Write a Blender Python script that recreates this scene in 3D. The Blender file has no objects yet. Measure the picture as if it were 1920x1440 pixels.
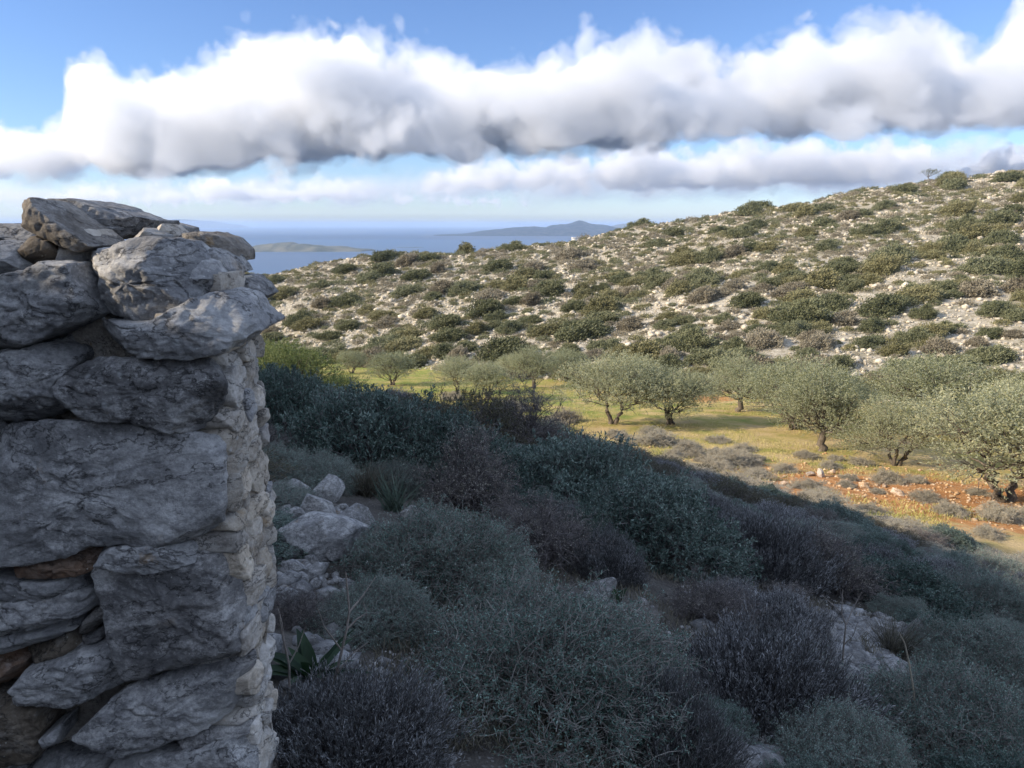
import bpy, bmesh, math, numpy as np
from mathutils import Vector, Matrix
R = math.radians
sc = bpy.context.scene
COL = sc.collection

# ------------------------------------------------------------------ camera
PITCH, F = R(12.66), 1331.0
def ray(u, v):
    """direction (per metre of y) seen at pixel (u, v) of the 1920 x 1440 photograph"""
    x = (u - 960) / F; y = (720 - v) / F
    d = np.array([x, math.cos(PITCH) + y * math.sin(PITCH), -math.sin(PITCH) + y * math.cos(PITCH)])
    return d / d[1]
cam = bpy.data.cameras.new('camera'); cam_o = bpy.data.objects.new('camera', cam); COL.objects.link(cam_o)
cam.sensor_width = 36; cam.lens = 36 * F / 1920; cam.clip_start = .05; cam.clip_end = 300000
cam_o.rotation_euler = (R(90) - PITCH, 0, 0); sc.camera = cam_o

# ------------------------------------------------------------------ sky and sun
EL, AZ = R(27), R(12)
SUN = np.array([-math.cos(AZ) * math.cos(EL), -math.sin(AZ) * math.cos(EL), math.sin(EL)])
world = bpy.data.worlds.new('World'); sc.world = world; world.use_nodes = True
wt = world.node_tree; bg = wt.nodes['Background']
sky = wt.nodes.new('ShaderNodeTexSky'); sky.sky_type = 'NISHITA'; sky.sun_disc = False
sky.sun_elevation = EL; sky.sun_rotation = math.atan2(SUN[0], SUN[1]); sky.altitude = 150
sky.air_density = 1.0; sky.dust_density = .2; sky.ozone_density = 3.5
tint = wt.nodes.new('ShaderNodeMix'); tint.data_type = 'RGBA'; tint.blend_type = 'MULTIPLY'; tint.inputs[0].default_value = 1
tint.inputs[7].default_value = (.86, .94, 1.17, 1)
wt.links.new(sky.outputs[0], tint.inputs[6])
SKY = .105
bg.inputs[1].default_value = SKY
def wnode(typ, **kw):
    n = wt.nodes.new('ShaderNode' + typ)
    for k, v in kw.items(): setattr(n, k, v)
    return n
def wrange(sock, a, b):
    n = wnode('MapRange', interpolation_type='SMOOTHSTEP'); wt.links.new(sock, n.inputs[0]); n.inputs[1].default_value = a; n.inputs[2].default_value = b; return n.outputs[0]
# bright cloud added overhead and behind the camera, unseen, to raise the ambient light
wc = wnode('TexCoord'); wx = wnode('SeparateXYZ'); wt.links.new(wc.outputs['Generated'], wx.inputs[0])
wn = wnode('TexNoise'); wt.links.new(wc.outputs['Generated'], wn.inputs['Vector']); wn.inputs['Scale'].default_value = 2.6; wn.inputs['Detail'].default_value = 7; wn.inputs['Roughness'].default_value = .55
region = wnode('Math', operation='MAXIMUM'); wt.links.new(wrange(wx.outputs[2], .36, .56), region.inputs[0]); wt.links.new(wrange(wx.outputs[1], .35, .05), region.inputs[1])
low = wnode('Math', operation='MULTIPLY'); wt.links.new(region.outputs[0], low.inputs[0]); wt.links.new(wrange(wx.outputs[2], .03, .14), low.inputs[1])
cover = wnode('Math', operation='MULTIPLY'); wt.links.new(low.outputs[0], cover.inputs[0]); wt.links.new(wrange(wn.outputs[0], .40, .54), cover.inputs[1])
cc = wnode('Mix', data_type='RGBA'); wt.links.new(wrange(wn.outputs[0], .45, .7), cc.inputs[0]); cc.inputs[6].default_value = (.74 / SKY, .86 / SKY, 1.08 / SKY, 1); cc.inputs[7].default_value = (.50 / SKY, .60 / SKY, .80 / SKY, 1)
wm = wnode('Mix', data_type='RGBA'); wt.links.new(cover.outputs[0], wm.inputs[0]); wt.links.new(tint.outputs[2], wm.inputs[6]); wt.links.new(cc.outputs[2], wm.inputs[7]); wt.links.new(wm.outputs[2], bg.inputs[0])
sun = bpy.data.lights.new('sun', 'SUN'); sun.energy = 4.9; sun.angle = R(.53); sun.color = (1, .85, .65)
sun_o = bpy.data.objects.new('sun', sun); COL.objects.link(sun_o)
sun_o.rotation_euler = Vector(SUN).to_track_quat('Z', 'Y').to_euler()
sc.view_settings.view_transform = 'Standard'; sc.view_settings.look = 'None'
sc.view_settings.exposure = .60; sc.view_settings.gamma = 1
sc.cycles.use_denoising = True
sc.cycles.max_bounces = 12; sc.cycles.diffuse_bounces = 4; sc.cycles.volume_bounces = 6
sc.cycles.volume_step_rate = .65; sc.cycles.volume_max_steps = 1024

# ------------------------------------------------------------------ helpers
def mesh_obj(name, V, Fc, mat=None, parent=None, smooth=False, link=True):
    V = np.asarray(V, np.float32); Fc = np.asarray(Fc, np.int32)
    me = bpy.data.meshes.new(name)
    n, k = Fc.shape
    me.vertices.add(len(V)); me.vertices.foreach_set('co', V.ravel())
    me.loops.add(n * k); me.loops.foreach_set('vertex_index', Fc.ravel())
    me.polygons.add(n); me.polygons.foreach_set('loop_start', np.arange(0, n * k, k, dtype=np.int32))
    me.polygons.foreach_set('loop_total', np.full(n, k, np.int32))
    if smooth: me.polygons.foreach_set('use_smooth', np.ones(n, bool))
    me.update(calc_edges=True)
    if mat: me.materials.append(mat)
    o = bpy.data.objects.new(name, me)
    if link: COL.objects.link(o)
    if parent: o.parent = parent
    return o
def empty(name, loc=(0, 0, 0), rz=0):
    o = bpy.data.objects.new(name, None); COL.objects.link(o); o.location = loc; o.rotation_euler = (0, 0, rz)
    o.empty_display_size = .2
    return o
def tag(o, label=None, cat=None, group=None, kind=None):
    if label: o['label'] = label
    if cat: o['category'] = cat
    if group: o['group'] = group
    if kind: o['kind'] = kind
    return o
def copy_tree(o, loc=None, rz=None, scale=None):
    kids = list(o.children)
    c = o.copy(); COL.objects.link(c)
    for k in ('label', 'category', 'group', 'kind'):
        if k in c: del c[k]
    for ch in kids:
        d = ch.copy(); COL.objects.link(d); d.parent = c
    if loc is not None: c.location = loc
    if rz is not None: c.rotation_euler = (0, 0, rz)
    if scale is not None: c.scale = scale
    return c

def _hash(i, j, k, s):
    h = ((i * 73856093) ^ (j * 19349663) ^ (k * 83492791) ^ (s * 2654435761)) & 0xffffffff
    h = h.astype(np.uint32); h ^= h >> np.uint32(16); h *= np.uint32(0x7feb352d); h ^= h >> np.uint32(15)
    h *= np.uint32(0x846ca68b); h ^= h >> np.uint32(16)
    return h
def vnoise(p, seed=0):
    """smooth value noise in [-1, 1]"""
    p = np.asarray(p, float); c = np.floor(p).astype(np.int64); f = p - c; f = f * f * f * (f * (f * 6 - 15) + 10)
    out = 0
    for di in (0, 1):
        wx = f[:, 0] if di else 1 - f[:, 0]
        for dj in (0, 1):
            wy = f[:, 1] if dj else 1 - f[:, 1]
            for dk in (0, 1):
                wz = f[:, 2] if dk else 1 - f[:, 2]
                out = out + wx * wy * wz * (_hash(c[:, 0] + di, c[:, 1] + dj, c[:, 2] + dk, seed) / 2147483648. - 1)
    return out
def fbm(p, octaves=4, seed=0, gain=.5):
    p = np.asarray(p, float); a, s, tot = 1., 0., 0
    for o in range(octaves):
        tot = tot + a * vnoise(p * 2.03 ** o + 17.3 * o, seed + o); s += a; a *= gain
    return tot / s
def unit(v): return v / np.maximum(np.linalg.norm(v, axis=-1, keepdims=True), 1e-9)
def rvec(rng, n): return unit(rng.normal(size=(n, 3)))

class Nodes:
    """short hand for building node materials"""
    def __init__(s, name):
        s.mat = bpy.data.materials.new(name); s.mat.use_nodes = True; s.t = s.mat.node_tree
        for n in list(s.t.nodes):
            if n.type != 'OUTPUT_MATERIAL': s.t.nodes.remove(n)
        s.out = s.t.nodes['Material Output']
    def n(s, typ, **kw):
        nd = s.t.nodes.new('ShaderNode' + typ)
        for k, v in kw.items(): setattr(nd, k, v)
        return nd
    def set(s, sock, v):
        if isinstance(v, bpy.types.NodeSocket): s.t.links.new(v, sock)
        elif isinstance(v, tuple) and len(v) == 3 and sock.type == 'RGBA': sock.default_value = (*v, 1)
        else: sock.default_value = v
    def math(s, op, a, b=None, clamp=False):
        nd = s.n('Math', operation=op, use_clamp=clamp); s.set(nd.inputs[0], a)
        if b is not None: s.set(nd.inputs[1], b)
        return nd.outputs[0]
    def mix(s, f, a, b, blend='MIX'):
        nd = s.n('Mix', data_type='RGBA', blend_type=blend); s.set(nd.inputs[0], f); s.set(nd.inputs[6], a); s.set(nd.inputs[7], b)
        return nd.outputs[2]
    def noise(s, vec, scale, detail=4, rough=.55, dist=0, out=0):
        nd = s.n('TexNoise'); s.set(nd.inputs['Vector'], vec) if vec is not None else None
        s.set(nd.inputs['Scale'], scale); s.set(nd.inputs['Detail'], detail); s.set(nd.inputs['Roughness'], rough); s.set(nd.inputs['Distortion'], dist)
        return nd.outputs[out]
    def vor(s, vec, scale, out='Distance', feature='F1', rnd=1):
        nd = s.n('TexVoronoi', feature=feature); s.set(nd.inputs['Vector'], vec); s.set(nd.inputs['Scale'], scale); s.set(nd.inputs['Randomness'], rnd)
        return nd.outputs[out]
    def ramp(s, f, *stops):
        nd = s.n('ValToRGB'); cr = nd.color_ramp
        while len(cr.elements) < len(stops): cr.elements.new(.5)
        for e, (p, c) in zip(cr.elements, stops):
            e.position = p; e.color = (*c, 1) if isinstance(c, tuple) else (c, c, c, 1)
        s.set(nd.inputs[0], f); return nd.outputs[0]
    def rng(s, f, a, b, c=0., d=1.):
        nd = s.n('MapRange'); s.set(nd.inputs[0], f); 
        for i, v in zip((1, 2, 3, 4), (a, b, c, d)): nd.inputs[i].default_value = v
        return nd.outputs[0]
    def vscale(s, vec, sc_):
        nd = s.n('Mapping'); s.set(nd.inputs[0], vec); nd.inputs['Scale'].default_value = sc_; return nd.outputs[0]
    def bump(s, h, strength, dist, normal=None):
        nd = s.n('Bump'); s.set(nd.inputs['Height'], h); nd.inputs['Strength'].default_value = strength; nd.inputs['Distance'].default_value = dist
        if normal is not None: s.set(nd.inputs['Normal'], normal)
        return nd.outputs[0]
    def bsdf(s, color, rough=.9, normal=None, spec=.2):
        nd = s.n('BsdfPrincipled'); s.set(nd.inputs['Base Color'], color); s.set(nd.inputs['Roughness'], rough)
        s.set(nd.inputs['Specular IOR Level'], spec)
        if normal is not None: s.set(nd.inputs['Normal'], normal)
        return nd.outputs[0]
    def done(s, shader): s.t.links.new(shader, s.out.inputs['Surface']); return s.mat
    def obj(s): return s.n('TexCoord').outputs['Object']
    def pos(s): return s.n('NewGeometry').outputs['Position']

# ------------------------------------------------------------------ lie of the land
CREST_A = np.array([-.60, -.353, -.19, 0, .2, .4, .545, .707, .95])
CREST_S = np.array([-.078, -.067, -.043, -.034, .000, .031, .053, .074, .098])
CREST_Y = np.array([165, 168, 165, 165, 170, 176, 186, 196, 205.])
FOOT_A = np.array([-.6, -.36, -.2, 0, .3, .55, .75, .95])
FOOT_Y = np.array([120, 108, 94, 76, 60, 52, 48, 46.])
def valley_z(X, Y): return -10 - .13 * (Y - 25) + 0 * X
def near_z(X, Y): return -1.6 - .22 * Y - .28 * np.maximum(X, 0) - .19 * np.minimum(X, 0) - .0042 * np.maximum(0, Y - 15) ** 2 - .32 * np.exp(-((X + 1.6) / .8) ** 2 - ((Y - 1.7) / .6) ** 2)
def smax(a, b, k): return .5 * (a + b + np.sqrt((a - b) ** 2 + k * k))
def hill_z(X, Y):
    Ys = np.maximum(Y, 10.); a = np.clip(X / Ys, -.6, .95)
    cy, fy = np.interp(a, CREST_A, CREST_Y), np.interp(a, FOOT_A, FOOT_Y)
    zc, zf = np.interp(a, CREST_A, CREST_S) * cy, valley_z(X, fy) - .3
    t = (Ys - fy) / (cy - fy)
    g = np.where(t < 1, t * (.86 + .14 * t), 1 - .9 * (t - 1) - .5 * np.clip(t - 1, 0, 1) ** 2 - 1.2 * np.clip(t - 2, 0, None))
    g = np.where(t < 0, 1.6 * t, g)
    return zf + (zc - zf) * g
# a knoll on the left, outside the frame, whose crest throws the long shadow over the near slope
def sun_line(B):
    s = (B[0] + .9 * B[1] + 12) / (math.cos(AZ) + .9 * math.sin(AZ))
    return (B[1] - s * math.sin(AZ), B[2] + s * math.tan(EL))
_sh = [np.array([-1.1, 1.95, -.20])] + [ray(u, v) * y for u, v, y in
      ((1920, 1062, 12.5), (1680, 985, 17), (1420, 905, 20), (1250, 850, 24), (1100, 805, 27), (900, 765, 29), (650, 712, 31), (520, 672, 33))]
_rl = sorted(sun_line(b) for b in _sh)
RIDGE_Y = np.array([-60.] + [q[0] for q in _rl] + [60., 120.]); RIDGE_Z = np.array([_rl[0][1] + 8] + [q[1] for q in _rl] + [0., -30.])
def ridge_z(X, Y):
    d = (X + .9 * Y + 12) / math.hypot(1, .9)
    yr = Y - d * .9 / math.hypot(1, .9)
    return np.interp(yr, RIDGE_Y, RIDGE_Z) - .92 * np.abs(d)
def land(X, Y, bumps=True):
    X = np.asarray(X, float); Y = np.asarray(Y, float); sh = X.shape; X = X.ravel(); Y = Y.ravel()
    z = smax(smax(near_z(X, Y), ridge_z(X, Y), .15), valley_z(X, Y), 1.0)
    z = np.where(Y > 20, smax(z, hill_z(X, Y), .8), z)
    z = np.maximum(z, -128)
    if bumps:
        P = np.stack([X, Y, 0 * X], 1)
        hillness = np.clip((hill_z(X, Y) - valley_z(X, Y)) / 3, 0, 1) * (Y > 30)
        z = z + .10 * fbm(P / 1.3, 3, 5) * np.clip(1 - hillness, .3, 1) + hillness * (1.1 * fbm(P / 14, 3, 9) + .22 * fbm(P / 2.2, 2, 12))
    return z.reshape(sh)
def spot(u, v, Y):
    """ground point in the direction of column u (at about row v), Y metres out"""
    d = ray(u, v); X = d[0] * Y
    return np.array([X, Y, float(land(np.array([X]), np.array([Y]))[0])])

# ------------------------------------------------------------------ materials
def mat_ground():
    m = Nodes('ground'); p = m.pos()
    at = lambda n: m.n('Attribute', attribute_name=n).outputs['Fac']
    n1, n2, n3 = m.noise(p, .35, 6, .6), m.noise(p, 2.2, 7, .65), m.noise(p, 14, 6, .7)
    soil = m.ramp(n2, (.25, (.055, .05, .045)), (.55, (.12, .11, .098)), (.8, (.24, .225, .20)))
    # pale limestone and dry earth on the hillside
    rock = m.ramp(m.math('ADD', m.math('MULTIPLY', n2, .6), m.math('MULTIPLY', n3, .4)), (.34, (.14, .125, .09)), (.48, (.33, .295, .23)), (.61, (.57, .525, .44)))
    rock = m.mix(m.rng(n1, .52, .66), rock, m.mix(n3, (.19, .17, .105), (.34, .30, .205)))
    gn = m.math('ADD', m.noise(p, .5, 5, .6), m.math('MULTIPLY', at('lush'), -.22))
    grass = m.ramp(gn, (.24, (.17, .24, .035)), (.36, (.31, .29, .075)), (.49, (.48, .37, .15)), (.64, (.56, .42, .23)))
    grass = m.mix(m.rng(n3, .3, .7), grass, m.mix(.5, grass, (.30, .24, .13)))
    ochre = m.ramp(m.math('ADD', m.math('MULTIPLY', n2, .6), m.math('MULTIPLY', n3, .4)), (.32, (.24, .10, .038)), (.5, (.44, .215, .085)), (.68, (.58, .39, .22)))
    peb = m.vor(p, 38); pebc = m.vor(p, 38, 'Color'); pm = m.math('MULTIPLY', m.rng(peb, .22, .34, 1, 0), m.rng(m.noise(p, 1.7, 4, .6), .42, .6))
    soil = m.mix(m.math('MULTIPLY', pm, .85), soil, m.mix(.5, m.mix(pebc, (.10, .098, .092), (.36, .35, .33)), (.2, .195, .185)))
    c = m.mix(at('rocky'), soil, rock); c = m.mix(at('grassy'), c, grass)
    om = m.math('ADD', at('ochre'), m.math('MULTIPLY', m.math('SUBTRACT', m.noise(p, .9, 5, .6), .5), 1.1))
    c = m.mix(m.math('MULTIPLY', m.rng(om, .42, .6), m.rng(at('ochre'), .02, .15)), c, ochre)
    bp = m.bump(m.noise(p, 6, 8, .7), .9, .12); bp = m.bump(m.noise(p, 40, 6, .7), .6, .02, bp); bp = m.bump(m.math('MULTIPLY', m.rng(peb, .0, .4, 1, 0), m.rng(m.noise(p, 1.7, 4, .6), .42, .6)), .8, .012, bp)
    return m.done(m.bsdf(c, .95, bp, .1))
def mat_rock(name, dark, mid, light, white=.35, lichen=True, scale=1., orange=0., blotch=.72):
    m = Nodes(name); o = m.obj(); rnd = m.n('ObjectInfo').outputs['Random']
    off = m.n('VectorMath', operation='ADD'); m.set(off.inputs[0], o); cmb = m.n('CombineXYZ')
    for i, k in enumerate((37., 91., 53.)): m.set(cmb.inputs[i], m.math('MULTIPLY', rnd, k))
    m.set(off.inputs[1], cmb.outputs[0]); p = off.outputs[0]; S = scale
    lay = m.vscale(p, (1., 1., 1.8))
    n1 = m.noise(p, 5 * S, 6, .64, .1); n2 = m.noise(lay, 14 * S, 9, .74, .4); n3 = m.noise(p, 75 * S, 6, .75)
    f = m.math('ADD', m.math('ADD', m.math('MULTIPLY', n1, .42), m.math('MULTIPLY', n2, .38)), m.math('MULTIPLY', n3, .30))
    c = m.ramp(f, (.42, dark), (.54, mid), (.65, light))
    wmask = m.math('MULTIPLY', m.rng(m.noise(lay, 6 * S, 10, .76, .25), .50, .60), m.rng(n3, .3, .6))
    blot = m.rng(m.noise(p, 3.2 * S, 8, .68, .4), .47, .60)
    c = m.mix(m.math('MULTIPLY', blot, blotch), c, m.mix(n3, dark, (dark[0] * 1.9, dark[1] * 1.9, dark[2] * 1.9)))
    c = m.mix(m.math('MULTIPLY', wmask, min(1., white * 1.35)), c, (.68, .67, .655))
    veins = m.rng(m.math('ABSOLUTE', m.math('SUBTRACT', m.noise(lay, 3.5 * S, 8, .62, .3), .5)), .0, .010, 1, 0)
    c = m.mix(m.math('MULTIPLY', veins, .7), c, (.03, .03, .033))
    hs = m.n('HueSaturation'); m.set(hs.inputs['Value'], m.math('MULTIPLY', m.rng(rnd, 0, 1, .74, 1.2), m.rng(m.n('NewGeometry').outputs['Random Per Island'], 0, 1, .78, 1.15))); m.set(hs.inputs['Saturation'], m.rng(m.math('FRACT', m.math('MULTIPLY', rnd, 7.3)), 0, 1, .5, 1.35)); m.set(hs.inputs['Color'], c); c = hs.outputs[0]
    if lichen:
        sp = m.rng(m.vor(p, 55 * S), .10, .16, 1, 0); sp = m.math('MULTIPLY', sp, m.rng(m.noise(p, 6 * S, 3), .50, .58))
        c = m.mix(m.math('MULTIPLY', sp, .75), c, (.55, .56, .53))
        sp2 = m.rng(m.vor(p, 17 * S), .10, .20, 1, 0); sp2 = m.math('MULTIPLY', sp2, m.rng(m.noise(p, 3.1 * S, 3), .56, .62))
        c = m.mix(m.math('MULTIPLY', sp2, .6), c, (.50, .52, .53))
        ol = m.math('MULTIPLY', m.rng(m.noise(p, 9 * S, 6, .7), .60, .68), m.rng(m.noise(p, 2.3 * S, 3), .5, .6))
        c = m.mix(m.math('MULTIPLY', ol, .55), c, (.33, .21, .09))
    if orange: c = m.mix(m.math('MULTIPLY', m.rng(n1, .4, .6), orange), c, (.33, .145, .05))
    b = m.bump(m.noise(lay, 13 * S, 12, .74, .4), .7, .026 / S)
    b = m.bump(m.math('SUBTRACT', n3, m.math('MULTIPLY', veins, .8)), .75, .010 / S, b)
    b = m.bump(m.noise(p, 240 * S, 3, .7), .5, .003 / S, b)
    return m.done(m.bsdf(c, m.rng(n3, .3, .7, .75, .95), b, .25))
def mat_leaf(name, c1, c2, c3, back=None, trans=.22, scale=2.5, rough=.6):
    m = Nodes(name); g = m.n('NewGeometry'); isl = g.outputs['Random Per Island']; p = m.pos()
    rnd = m.n('ObjectInfo').outputs['Random']
    f = m.math('ADD', m.math('MULTIPLY', m.noise(p, scale, 4, .65), .95), m.math('MULTIPLY', m.math('SUBTRACT', isl, .22), .45))
    f = m.math('ADD', f, m.math('MULTIPLY', m.math('SUBTRACT', rnd, .5), .25))
    c = m.ramp(f, (.30, c1), (.60, c2), (.88, c3))
    if back: c = m.mix(g.outputs['Backfacing'], c, back)
    d = m.bsdf(c, rough, None, .25); tr = m.n('BsdfTranslucent'); m.set(tr.inputs[0], c)
    mx = m.n('MixShader'); mx.inputs[0].default_value = trans; m.t.links.new(d, mx.inputs[1]); m.t.links.new(tr.outputs[0], mx.inputs[2])
    return m.done(mx.outputs[0])
def mat_bark(name, a, b, scale=8):
    m = Nodes(name); o = m.obj(); v = m.vscale(o, (1, 1, .35)); n = m.noise(v, scale, 7, .7, .8)
    return m.done(m.bsdf(m.ramp(n, (.3, a), (.7, b)), .95, m.bump(n, .9, .04), .1))
def mat_twig(name, a, b):
    m = Nodes(name); g = m.n('NewGeometry')
    return m.done(m.bsdf(m.mix(g.outputs['Random Per Island'], a, b), .8, None, .2))
M = {}
M['ground'] = mat_ground()
M['stone'] = mat_rock('grey_marble', (.11, .111, .115), (.34, .338, .34), (.60, .595, .585), .62)
M['stone_dark'] = mat_rock('dark_schist', (.08, .079, .082), (.25, .245, .243), (.48, .47, .455), .55)
M['stone_white'] = mat_rock('pale_marble', (.17, .172, .18), (.38, .38, .385), (.60, .595, .585), .6)
M['stone_brown'] = mat_rock('brown_stone', (.085, .072, .06), (.21, .18, .148), (.38, .335, .28), .25)
M['stone_beige'] = mat_rock('beige_stone', (.25, .22, .185), (.55, .495, .425), (.72, .67, .59), .35, scale=1.4, blotch=.3)  # beige rubble, with warm bounce light on the end face put into the colour
M['stone_rust'] = mat_rock('rust_stone', (.075, .058, .045), (.18, .135, .10), (.33, .26, .20), .25, orange=.4)
M['fill'] = mat_rock('wall_fill', (.20, .17, .14), (.42, .37, .31), (.60, .55, .47), .1, scale=2., blotch=.3)
M['boulder'] = mat_rock('boulder', (.11, .108, .108), (.26, .256, .248), (.48, .47, .45), .4, scale=.8)
M['hillrock'] = mat_rock('limestone', (.24, .215, .175), (.48, .435, .36), (.68, .635, .545), .3, lichen=False, scale=.5)
M['ochre_rock'] = mat_rock('ochre_rock', (.22, .13, .07), (.42, .30, .19), (.60, .50, .38), .3, lichen=False, scale=.6)
M['thorn_leaf'] = mat_leaf('spurge_leaf', (0.045, 0.085, 0.066), (0.150, 0.230, 0.190), (0.360, 0.460, 0.400))
M['thorn_twig'] = mat_twig('thorn_twig', (.115, .105, .095), (.28, .26, .235))
M['heath_leaf'] = mat_leaf('heath_leaf', (0.105, 0.112, 0.112), (0.235, 0.240, 0.245), (0.450, 0.455, 0.460), trans=.1, scale=4)
M['heath_twig'] = mat_twig('heath_twig', (.05, .048, .048), (.11, .105, .105))
M['mastic_leaf'] = mat_leaf('mastic_leaf', (0.030, 0.055, 0.045), (0.105, 0.155, 0.130), (0.250, 0.310, 0.270), scale=1.6)
M['macchia_leaf'] = mat_leaf('macchia_leaf', (0.045, 0.048, 0.026), (0.090, 0.088, 0.052), (0.160, 0.140, 0.085), scale=1.2)
M['brown_twig'] = mat_twig('brown_twig', (.075, .066, .064), (.19, .17, .165))
M['grey_leaf'] = mat_leaf('grey_scrub_leaf', (0.200, 0.185, 0.145), (0.340, 0.320, 0.255), (0.500, 0.475, 0.395), trans=.15, scale=3)
M['hill_leaf_a'] = mat_leaf('juniper_leaf', (0.070, 0.080, 0.040), (0.145, 0.155, 0.080), (0.235, 0.238, 0.142), scale=.8)
M['hill_leaf_b'] = mat_leaf('oak_leaf', (0.105, 0.102, 0.046), (0.190, 0.180, 0.088), (0.285, 0.268, 0.145), scale=.8)
M['hill_leaf_c'] = mat_leaf('dry_scrub_leaf', (0.140, 0.122, 0.085), (0.240, 0.210, 0.150), (0.340, 0.310, 0.235), scale=.8)
M['phrygana'] = mat_leaf('phrygana_leaf', (0.130, 0.120, 0.075), (0.220, 0.205, 0.145), (0.330, 0.300, 0.230), trans=.1, scale=.6)
M['olive_leaf'] = mat_leaf('olive_leaf', (0.095, 0.112, 0.042), (0.255, 0.265, 0.130), (0.490, 0.470, 0.290), back=(.35, .37, .25), trans=.3, scale=1.3)
M['carob_leaf'] = mat_leaf('carob_leaf', (0.070, 0.100, 0.030), (0.140, 0.175, 0.055), (0.230, 0.250, 0.100), scale=1.)
M['olive_bark'] = mat_bark('olive_bark', (.06, .048, .038), (.22, .185, .15))
M['twig'] = mat_bark('grey_twig', (.17, .15, .135), (.36, .32, .285), 20)
M['straw'] = mat_bark('straw_stalk', (.30, .26, .20), (.5, .45, .36), 15)
M['grass_blade'] = mat_leaf('grass_blade', (0.200, 0.250, 0.045), (0.440, 0.400, 0.140), (0.580, 0.490, 0.240), trans=.3, scale=.5)
M['tuft_blade'] = mat_leaf('tuft_blade', (.06, .055, .042), (.13, .12, .09), (.24, .215, .16), trans=.2)
M['reed_blade'] = mat_leaf('reed_blade', (.035, .055, .042), (.075, .105, .08), (.13, .165, .125), trans=.2)
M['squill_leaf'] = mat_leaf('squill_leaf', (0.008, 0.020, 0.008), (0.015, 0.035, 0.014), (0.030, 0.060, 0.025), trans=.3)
M['white_flower'] = mat_leaf('white_flower', (.5, .5, .48), (.65, .65, .62), (.8, .8, .78))
M['plaster'] = mat_rock('white_plaster', (.6, .6, .58), (.72, .71, .69), (.8, .8, .78), .1, lichen=False, scale=.2)

# ------------------------------------------------------------------ terrain, sea and far land
def build_terrain():
    def axis(lo, hi, n, c, k):     # denser near c
        t = np.linspace(math.asinh((lo - c) / k), math.asinh((hi - c) / k), n); return c + k * np.sinh(t)
    xs, ys = axis(-500, 620, 620, 2., 9.), axis(-160, 1000, 640, 4., 9.)
    X, Y = np.meshgrid(xs, ys); Z = land(X, Y)
    nx, ny = len(xs), len(ys)
    i = (np.arange(ny - 1)[:, None] * nx + np.arange(nx - 1)[None]).ravel()
    o = mesh_obj('ground', np.stack([X, Y, Z], -1).reshape(-1, 3), np.stack([i, i + 1, i + nx + 1, i + nx], 1), M['ground'], smooth=True)
    x, y = X.ravel(), Y.ravel()
    hz, vz, nz = hill_z(x, y), valley_z(x, y), smax(near_z(x, y), ridge_z(x, y), .15)
    rocky = np.clip((hz - vz + .3) / 1.2, 0, 1) * (y > 30)
    grassy = np.clip((vz - nz + .2) / .8, 0, 1) * (1 - rocky) * (y > 5)
    och = np.exp(-(((x - 15.) / 9.0) ** 2 + ((y - 24.5 + .3 * (x - 15.)) / 5.8) ** 2)) * .97
    och = np.maximum(och, np.exp(-(((x - 16.5) / 3) ** 2 + ((y - 57) / 4) ** 2)) * .7)
    lush = .75 * np.clip((y - 38) / 10, 0, 1) * np.clip(1 - x / 26, .3, 1)
    for n, v in (('rocky', rocky), ('lush', lush), ('grassy', grassy), ('ochre', och)):
        a = o.data.attributes.new(n, 'FLOAT', 'POINT'); a.data.foreach_set('value', v.astype(np.float32))
    return tag(o, 'rocky slope, olive valley and scrubby hillside ground', None, None, 'structure')
build_terrain()
SEA = -120.
def build_sea():
    m = Nodes('sea_water'); p = m.pos()
    b = m.bump(m.noise(m.vscale(p, (1, .35, 1)), .02, 8, .65), .35, 6.)
    patch = m.noise(m.vscale(p, (.00012, .0006, 1)), 1., 5, .6)
    m.done(m.bsdf(m.ramp(patch, (.35, (.012, .05, .13)), (.65, (.03, .085, .18))), .4, b, .35))
    k = 120000.
    o = mesh_obj('sea', [(-k, 300, SEA), (k, 300, SEA), (k, k, SEA), (-k, k, SEA)], [(0, 1, 2, 3)], m.mat)
    tag(o, 'calm pale blue sea reaching the horizon', None, None, 'structure')
build_sea()
def far_land(name, label, pts, D, depth, mat, seed, foot_v):
    """a land mass with the given skyline (photo pixels), D metres away and depth metres deep"""
    us = np.array([p[0] for p in pts], float); vs = np.array([p[1] for p in pts], float)
    nx, ny = 160, 24
    A = np.array([ray(u, 440)[0] for u in us]); Hh = np.array([ray(960, v)[2] * D - SEA for v in vs])
    x = np.linspace(A[0] * D, A[-1] * D, nx); h = np.maximum(np.interp(x, A * D, Hh), 0); h = h * (1 + .16 * fbm(np.stack([np.linspace(0, 22, nx), 0 * x, 0 * x], 1), 3, seed + 50))
    T = np.linspace(-1, 1, ny)
    X = np.repeat(x[None], ny, 0); taper = np.clip(np.minimum(np.arange(nx), np.arange(nx)[::-1]) / 10., .15, 1)
    Y = D + T[:, None] * depth * taper[None]
    prof = np.cos(T * math.pi / 2) ** .8
    P = np.stack([X.ravel() / (depth * .8), Y.ravel() / (depth * .8), 0 * X.ravel()], 1)
    nn = fbm(P * 1.6, 4, seed).reshape(ny, nx)
    Z = SEA - 4 + (h[None] + 4) * np.clip(prof[:, None] * (1 + .45 * nn * (np.abs(T)[:, None] * 1.2 + .15)), 0, 1.1)
    i = (np.arange(ny - 1)[:, None] * nx + np.arange(nx - 1)[None]).ravel()
    o = mesh_obj(name, np.stack([X, Y, Z], -1).reshape(-1, 3), np.stack([i, i + 1, i + nx + 1, i + nx], 1), mat, smooth=True)
    return tag(o, label, None, None, 'structure')
mf = Nodes('far_land'); pf = mf.pos()
mf.done(mf.bsdf(mf.ramp(mf.noise(pf, .012, 6, .6), (.35, (.05, .058, .04)), (.65, (.16, .15, .11))), .95, None, .1))
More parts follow.
